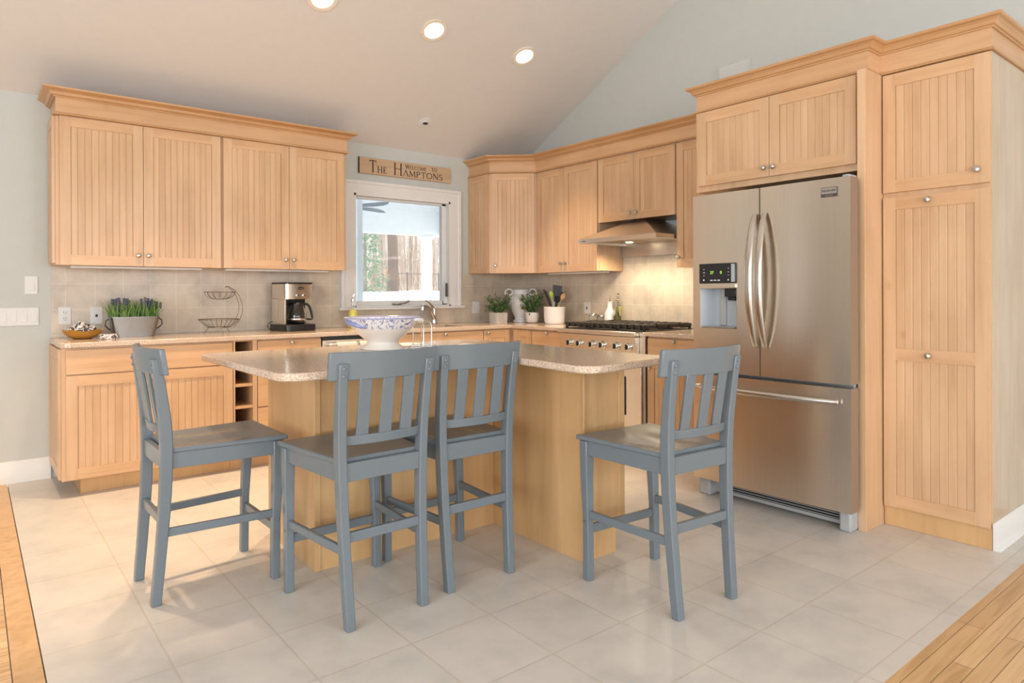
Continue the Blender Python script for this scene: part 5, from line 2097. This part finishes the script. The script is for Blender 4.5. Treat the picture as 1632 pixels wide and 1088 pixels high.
# jars and bottles beside the range
def jar(loc, r, h, label):
    t = thing('glass_jar', label, 'jar', loc, 'jars beside the range')
    b = MB()
    b.lathe([(r * .9, 0), (r, .004), (r, h * .82), (r * .88, h * .88), (r * .86, h * .88), (r * .95, h * .8), (r * .95, .007), (.001, .006)], loc, 24)
    b.build('jar_glass', M['glass'], t)
    b = MB()
    b.lathe([(r * .93, h * .87), (r * .95, h * .88), (r * .95, h), (r * .9, h + .003), (.001, h + .003)], loc, 24)
    b.build('lid', M['nickel'], t)
    b = MB()
    b.lathe([(r * .93, .008), (r * .93, h * .45), (.001, h * .45)], loc, 20)
    b.build('contents', M['wood_spoon'], t)


jar((-.155, -1.178, CT), .037, .098, 'taller clear glass jar with a metal lid below the jack plate')
jar((-.085, -1.215, CT), .040, .085, 'squat clear glass jar with a metal lid beside the white oil cruet')
b = MB()
t = thing('oil_cruet', 'white ceramic oil cruet with a thin steel spout beside the range', 'bottle', (-.185, -1.247 - .02, CT))
ol = (-.085, -1.235 - .075, CT)
t.location = ol
b = MB()
b.lathe([(.046, 0), (.050, .004), (.051, .10), (.046, .115), (.028, .145), (.023, .165), (.023, .195), (.027, .198), (.027, .206), (.001, .206)], ol, 28)
b.build('cruet_body', M['white'], t)
b = MB()
b.tube([(ol[0], ol[1], CT + .206), (ol[0], ol[1], CT + .235), (ol[0] + .004, ol[1] - .002, CT + .26)], [.005, .003, .0022], 8)
b.build('spout', M['nickel'], t)


def oil_bottle(loc, r, h, fill, label, mat):
    t = thing('oil_bottle', label, 'bottle', loc, 'oil bottles beside the range')
    b = MB()
    b.lathe([(r * .9, 0), (r, .004), (r, h * .58), (r * .8, h * .66), (r * .36, h * .76), (r * .34, h * .94), (r * .42, h * .95), (r * .42, h * .97), (r * .30, h * .97), (r * .28, h * .76), (r * .72, h * .65), (r * .92, h * .57), (r * .92, .008), (.001, .007)], loc, 24)
    b.build('bottle_glass', M['glass'], t)
    b = MB()
    b.lathe([(r * .92, .0002), (r * 1.012, .004), (r * 1.012, min(fill, h * .578)), (.001, min(fill, h * .578))], loc, 24)
    b.build('liquid', mat, t)
    b = MB()
    b.lathe([(r * .27, h * .93), (r * .27, h * .97), (r * .38, h * .972), (r * .34, h), (.001, h)], loc, 16)
    b.build('stopper', M['wood_spoon'], t)


oil_bottle((-.040, -1.365, CT), .026, .285, .20, 'slim tall bottle of pale yellow oil directly behind the white cruet', M['soap'])
oil_bottle((-.100, -1.285 - .125, CT), .033, .225, .085, 'clear bottle with a little dark oil nearest the range', M['oil'])
for o in bpy.data.objects:
    pass

# ------------------------------------------------------------------ things on the island
bl = (-2.765, -2.235, CT)
t = thing('footed_bowl', 'large white footed bowl with blue scroll painting on the island', 'bowl', bl)
b = MB()
b.lathe([(.105, 0), (.108, .004), (.104, .010), (.082, .026), (.076, .036), (.084, .046), (.112, .068), (.142, .096), (.166, .124), (.184, .150), (.192, .160), (.190, .163), (.182, .158), (.160, .128), (.120, .088), (.06, .062), (.001, .056)], bl, 48)
o = b.build('bowl_body', M['bowl'], t)
for s in (-1, 1):
    b = MB()
    cxx = cu * s
    sd = Vector((0, 0, 1))
    P = []
    for k in range(11):
        f_ = k / 10
        a = math.radians((156 + 56 * f_) if s < 0 else (-62 + 40 * f_))
        zz = .152 - (.036 if s < 0 else .014) * f_
        rr = (.180 if s < 0 else .190) - (.030 if s < 0 else .008) * f_ + .015 * math.sin(PI * f_)
        P.append((bl[0] + rr * math.cos(a), bl[1] + rr * math.sin(a), CT + zz))
    b.tube(P, [.008 + .004 * math.sin(PI * k / 10) for k in range(11)], 10)
    b.build('handle', M['blue_paint'] if s < 0 else M['white'], t)

t = thing('napkin_holder', 'small steel loop napkin holder on the island beside the bowl', 'napkin holder', (-2.535, -2.235, CT))
hc = Vector((-2.535, -2.235, CT))
dv = Vector((math.sin(YAW), math.cos(YAW), 0))
b = MB()
b.prism([tuple((hc + cu * x + dv * y).to_2d()) for x, y in ((-.065, -.022), (.065, -.022), (.065, .075), (-.065, .075))], CT, CT + .006)
b.build('base_plate', M['nickel'], t, bevel=.002)
for ox_, oy_ in ((-.018, 0.0), (.018, .052)):
    b = MB()
    q0 = hc + cu * ox_ + dv * oy_
    P = [q0 - cu * .028 + Vector((0, 0, .005)), q0 - cu * .028 + Vector((0, 0, .06))] + [q0 + cu * (-.028 * math.cos(PI * k / 12)) + Vector((0, 0, .105 + .028 * math.sin(PI * k / 12))) for k in range(13)] + [q0 + cu * .028 + Vector((0, 0, .06)), q0 + cu * .028 + Vector((0, 0, .005))]
    b.tube(P, .0036, 8)
    b.build('loop', M['nickel'], t)
for (x, y, rz, lab, dz) in ((-2.35, -2.42, .3, 'open white booklet lying on the island behind the napkin holder', 0), (-2.58, -2.05, -.1, 'loose white paper sheet lying between the bowl and the napkin holder', 0)):
    b = MB()
    b.T = Matrix.Translation((x, y, CT)) @ Matrix.Rotation(rz, 4, 'Z')
    if dz == 0 and rz > 0:
        n = 10
        for s in (-1, 1):
            R = [[(s * .15 * k / n, -.10, .001 + .010 * math.sin(PI * min(1, k / n * 1.1)) ** .7 * (1 - k / n * .4)), (s * .15 * k / n, .10, .001 + .010 * math.sin(PI * min(1, k / n * 1.1)) ** .7 * (1 - k / n * .4)), (s * .15 * k / n, .10, 0), (s * .15 * k / n, -.10, 0)] for k in range(n + 1)]
            b.rings(R)
    else:
        b.box(-.14, .14, -.10, .10, 0, .0015)
    o = b.build('booklet' if rz > 0 else 'paper_sheet', M['paper'])
    tag(o, lab, 'paper')

# ------------------------------------------------------------------ outside the window
b = MB()
nx, ny = 40, 30
vs, fs = [], []
for j in range(ny + 1):
    for i in range(nx + 1):
        x, y = -12 + 40 * i / nx, .16 + 30 * (j / ny) ** 1.6
        z = -.2 + 1.38 * max(0, min(1, (y - 1.5) / 2.2)) + .07 * math.sin(x * 1.3 + y) + max(0, y - 5) * .010
        vs.append((x, y, z))
for j in range(ny):
    for i in range(nx):
        fs.append((j * (nx + 1) + i, j * (nx + 1) + i + 1, (j + 1) * (nx + 1) + i + 1, (j + 1) * (nx + 1) + i))
me_pts = vs
b.add(vs, fs)
gr_ = b.build('snow_ground', M['snow'], smooth=80)
struct(gr_)
b = MB()
for x0, x1, z0, z1 in ((-6.8, WX0, -.2, 2.40), (WX1, 1.0, -.2, 2.40), (WX0, WX1, -.2, WZ0), (WX0, WX1, WZ1, 2.40)):
    b.box(x0, x1, .1505, .158, z0, z1)
struct(b.build('porch_bounce_panel', M['porch'], smooth=0))  # unseen white sheets added to bounce daylight back onto the porch post
b = MB()
b.box(-4, 1.0, .16, 3.2, 2.42, 2.50)
b.box(-4, 1.0, 2.92, 3.10, 2.02, 2.42)
b.box(.88, 1.0, .16, 2.92, 2.05, 2.42)
b.box(-4, .88, 2.86, 2.92, 2.37, 2.42)
struct(b.build('porch_roof', M['porch'], smooth=0))
b = MB()
b.box(.676, .781, 2.93, 3.06, -.3, 2.02)
b.box(.655, .80, 2.905, 3.085, 1.97, 2.02)
tag(b.build('porch_post', M['porch'], bevel=.006), 'white square porch post at the far corner outside the window', 'post')
b = MB()
b.box(-1.358, -1.293, .95, 1.02, -.2, 2.42)
tag(b.build('porch_post', M['porch'], bevel=.004), 'white porch post standing close outside the window glass', 'post')
t = thing('ceiling_fan', 'grey-blue porch ceiling fan seen through the window', 'fan', (-1.15, 1.72, 2.42))
b = MB()
fc = (-1.15, 1.72)
b.lathe([(.05, 0), (.05, -.03), (.012, -.045), (.012, -.15), (.09, -.16), (.10, -.24), (.08, -.28), (.03, -.29)], (fc[0], fc[1], 2.42), 24)
b.build('fan_motor', M['fan'], t)
for k in range(5):
    a = math.radians(12 + 72 * k)
    u = Vector((math.cos(a), math.sin(a), 0))
    w_ = Vector((-math.sin(a), math.cos(a), .42))
    c0 = Vector((fc[0], fc[1], 2.165))
    pts = [c0 + u * .09 - w_ * .03, c0 + u * .45 - w_ * .075, c0 + u * .56 - w_ * .055, c0 + u * .58, c0 + u * .56 + w_ * .055, c0 + u * .45 + w_ * .075, c0 + u * .09 + w_ * .03]
    b = MB()
    m_ = len(pts)
    b.add([tuple(p) for p in pts] + [tuple(p + Vector((0, 0, .008))) for p in pts], [list(range(m_)), list(range(m_, 2 * m_))] + [(i, (i + 1) % m_, m_ + (i + 1) % m_, m_ + i) for i in range(m_)])
    b.build('blade', M['fan'], t)


def gz(y):
    return -.2 + 1.38 * max(0, min(1, (y - 1.5) / 2.2)) + max(0, y - 5) * .010


def tree(x, y, r, h, label, mat, seed, branches=7, lean=0.0):
    q = random.Random(seed)
    t = thing('tree', label, 'tree', (x, y, gz(y) - .12), 'bare trees beyond the porch')
    b = MB()
    base = Vector((x, y, gz(y) - .12))
    P = [base + Vector((lean * k / 7 * h + q.gauss(0, r * .35), q.gauss(0, r * .3), h * k / 7)) for k in range(8)]
    rr = [r * (1.12 if k == 0 else 1 - .6 * k / 7) for k in range(8)]
    b.tube(P, rr, 9)
    b.build('trunk', mat, t)
    b = MB()
    for k in range(branches):
        f_ = q.uniform(.12, .95)
        i = min(6, int(f_ * 7))
        p = P[i].lerp(P[i + 1], f_ * 7 - i)
        a = q.uniform(0, 2 * PI)
        L = q.uniform(.4, 1.3) * (1.2 - f_ * .5)
        e = p + Vector((math.cos(a) * L, math.sin(a) * L, L * q.uniform(.4, 1.2)))
        m_ = (p + e) / 2 + Vector((q.gauss(0, .06), q.gauss(0, .06), q.gauss(0, .05)))
        b.tube([p, m_, e], [r * .22, r * .14, .004], 5)
        for z_ in range(4):
            g0 = m_.lerp(e, q.random())
            g1 = g0 + Vector((q.gauss(0, .22), q.gauss(0, .22), q.uniform(.1, .45)))
            b.tube([g0, g1], [.007, .003], 4)
    b.build('branches', mat, t)


tree(2.35, 7.0, .115, 7.0, 'thick grey-brown bare trunk in the middle of the window view', M['bark_d'], 1, 6, .012)
kq = random.Random(21)
TL = 'thin bare tree in the woods beyond the porch'
for i in range(64):
    y = kq.uniform(8.5, 20)
    f_ = kq.uniform(-.04, 1.10)
    x = -4.395 + (y + 5.302) * (.485 + f_ * (.80 - .485))
    tree(x, y, kq.uniform(.03, .085), kq.uniform(6, 9), TL, M['bark'] if i % 2 else M['bark2'], 100 + i, 9, kq.uniform(-.04, .04))
# young pine
t = thing('pine_tree', 'soft green young pine outside beside the thick trunk', 'tree', (1.25, 6.0, gz(6) - .1))
b = MB()
b.tube([(1.25, 6, gz(6) - .1), (1.26, 6, 2.6)], [.05, .01], 8)
b.build('trunk', M['bark'], t)
b = MB()
for i in range(760):
    f_ = kq.random()
    z = gz(6) + .05 + 1.35 * f_
    R_ = .40 * (1.05 - .72 * f_)
    a = kq.uniform(0, 2 * PI)
    r_ = R_ * kq.random() ** .5
    p = (1.25 + r_ * math.cos(a), 6 + r_ * math.sin(a), z - .25 * r_)
    b.leaf(p, (math.cos(a), math.sin(a), kq.gauss(.1, .5)), kq.uniform(.10, .20), .03, .2)
b.build('foliage', M['pine'], t, smooth=0, recalc=False)['kind'] = 'stuff'
# undergrowth of twigs and leaf litter
b = MB()
for i in range(2600):
    y = kq.uniform(8, 19)
    f_ = kq.uniform(-.04, 1.10)
    x = -4.395 + (y + 5.302) * (.485 + f_ * .315)
    z = gz(y)
    h = kq.uniform(.15, 2.6) ** 1.1
    b.tube([(x, y, z - .05), (x + kq.gauss(0, .15), y + kq.gauss(0, .1), z + h)], [.008, .004], 3, 0 if kq.random() < .6 else 1)
o = b.build('undergrowth', [M['bark2'], M['brush']], smooth=0, recalc=False)
o['kind'] = 'stuff'
tag(o, 'tangle of dry brown twigs under the trees beyond the porch', 'undergrowth')
b = MB()
vs, fs = [], []
for j in range(9):
    for i in range(31):
        x, y = -2 + 20 * i / 30, 7.6 + 14 * j / 8
        vs.append((x, y, gz(y) + .01 + .05 * math.sin(x * 2.1 + y) + (.04 if j else -.1) + max(0, y - 8) * .03))
for j in range(8):
    for i in range(30):
        fs.append((j * 31 + i, j * 31 + i + 1, (j + 1) * 31 + i + 1, (j + 1) * 31 + i))
b.add(vs, fs)
struct(b.build('leaf_litter_ground', M['brush'], smooth=80))
t = thing('metal_fence', 'thin dark metal yard fence beyond the porch post', 'fence', (3.2, 7.4, gz(7.4)))
b = MB()
for z in (gz(7.4) + .42, gz(7.4) + .02):
    b.tube([(2.45, 7.4, z), (4.4, 7.4, z)], .007, 6)
b.build('rail', M['dark_metal'], t)
for x in (2.95, 3.75):
    b = MB()
    b.box(x - .014, x + .014, 7.385, 7.413, gz(7.4) - .1, gz(7.4) + .45)
    b.build('post', M['dark_metal'], t)
b = MB()
for k in range(24):
    x = 2.48 + k * .08
    b.tube([(x, 7.4, gz(7.4) - .05), (x, 7.4, gz(7.4) + .42)], .0025, 4)
b.build('picket', M['dark_metal'], t)
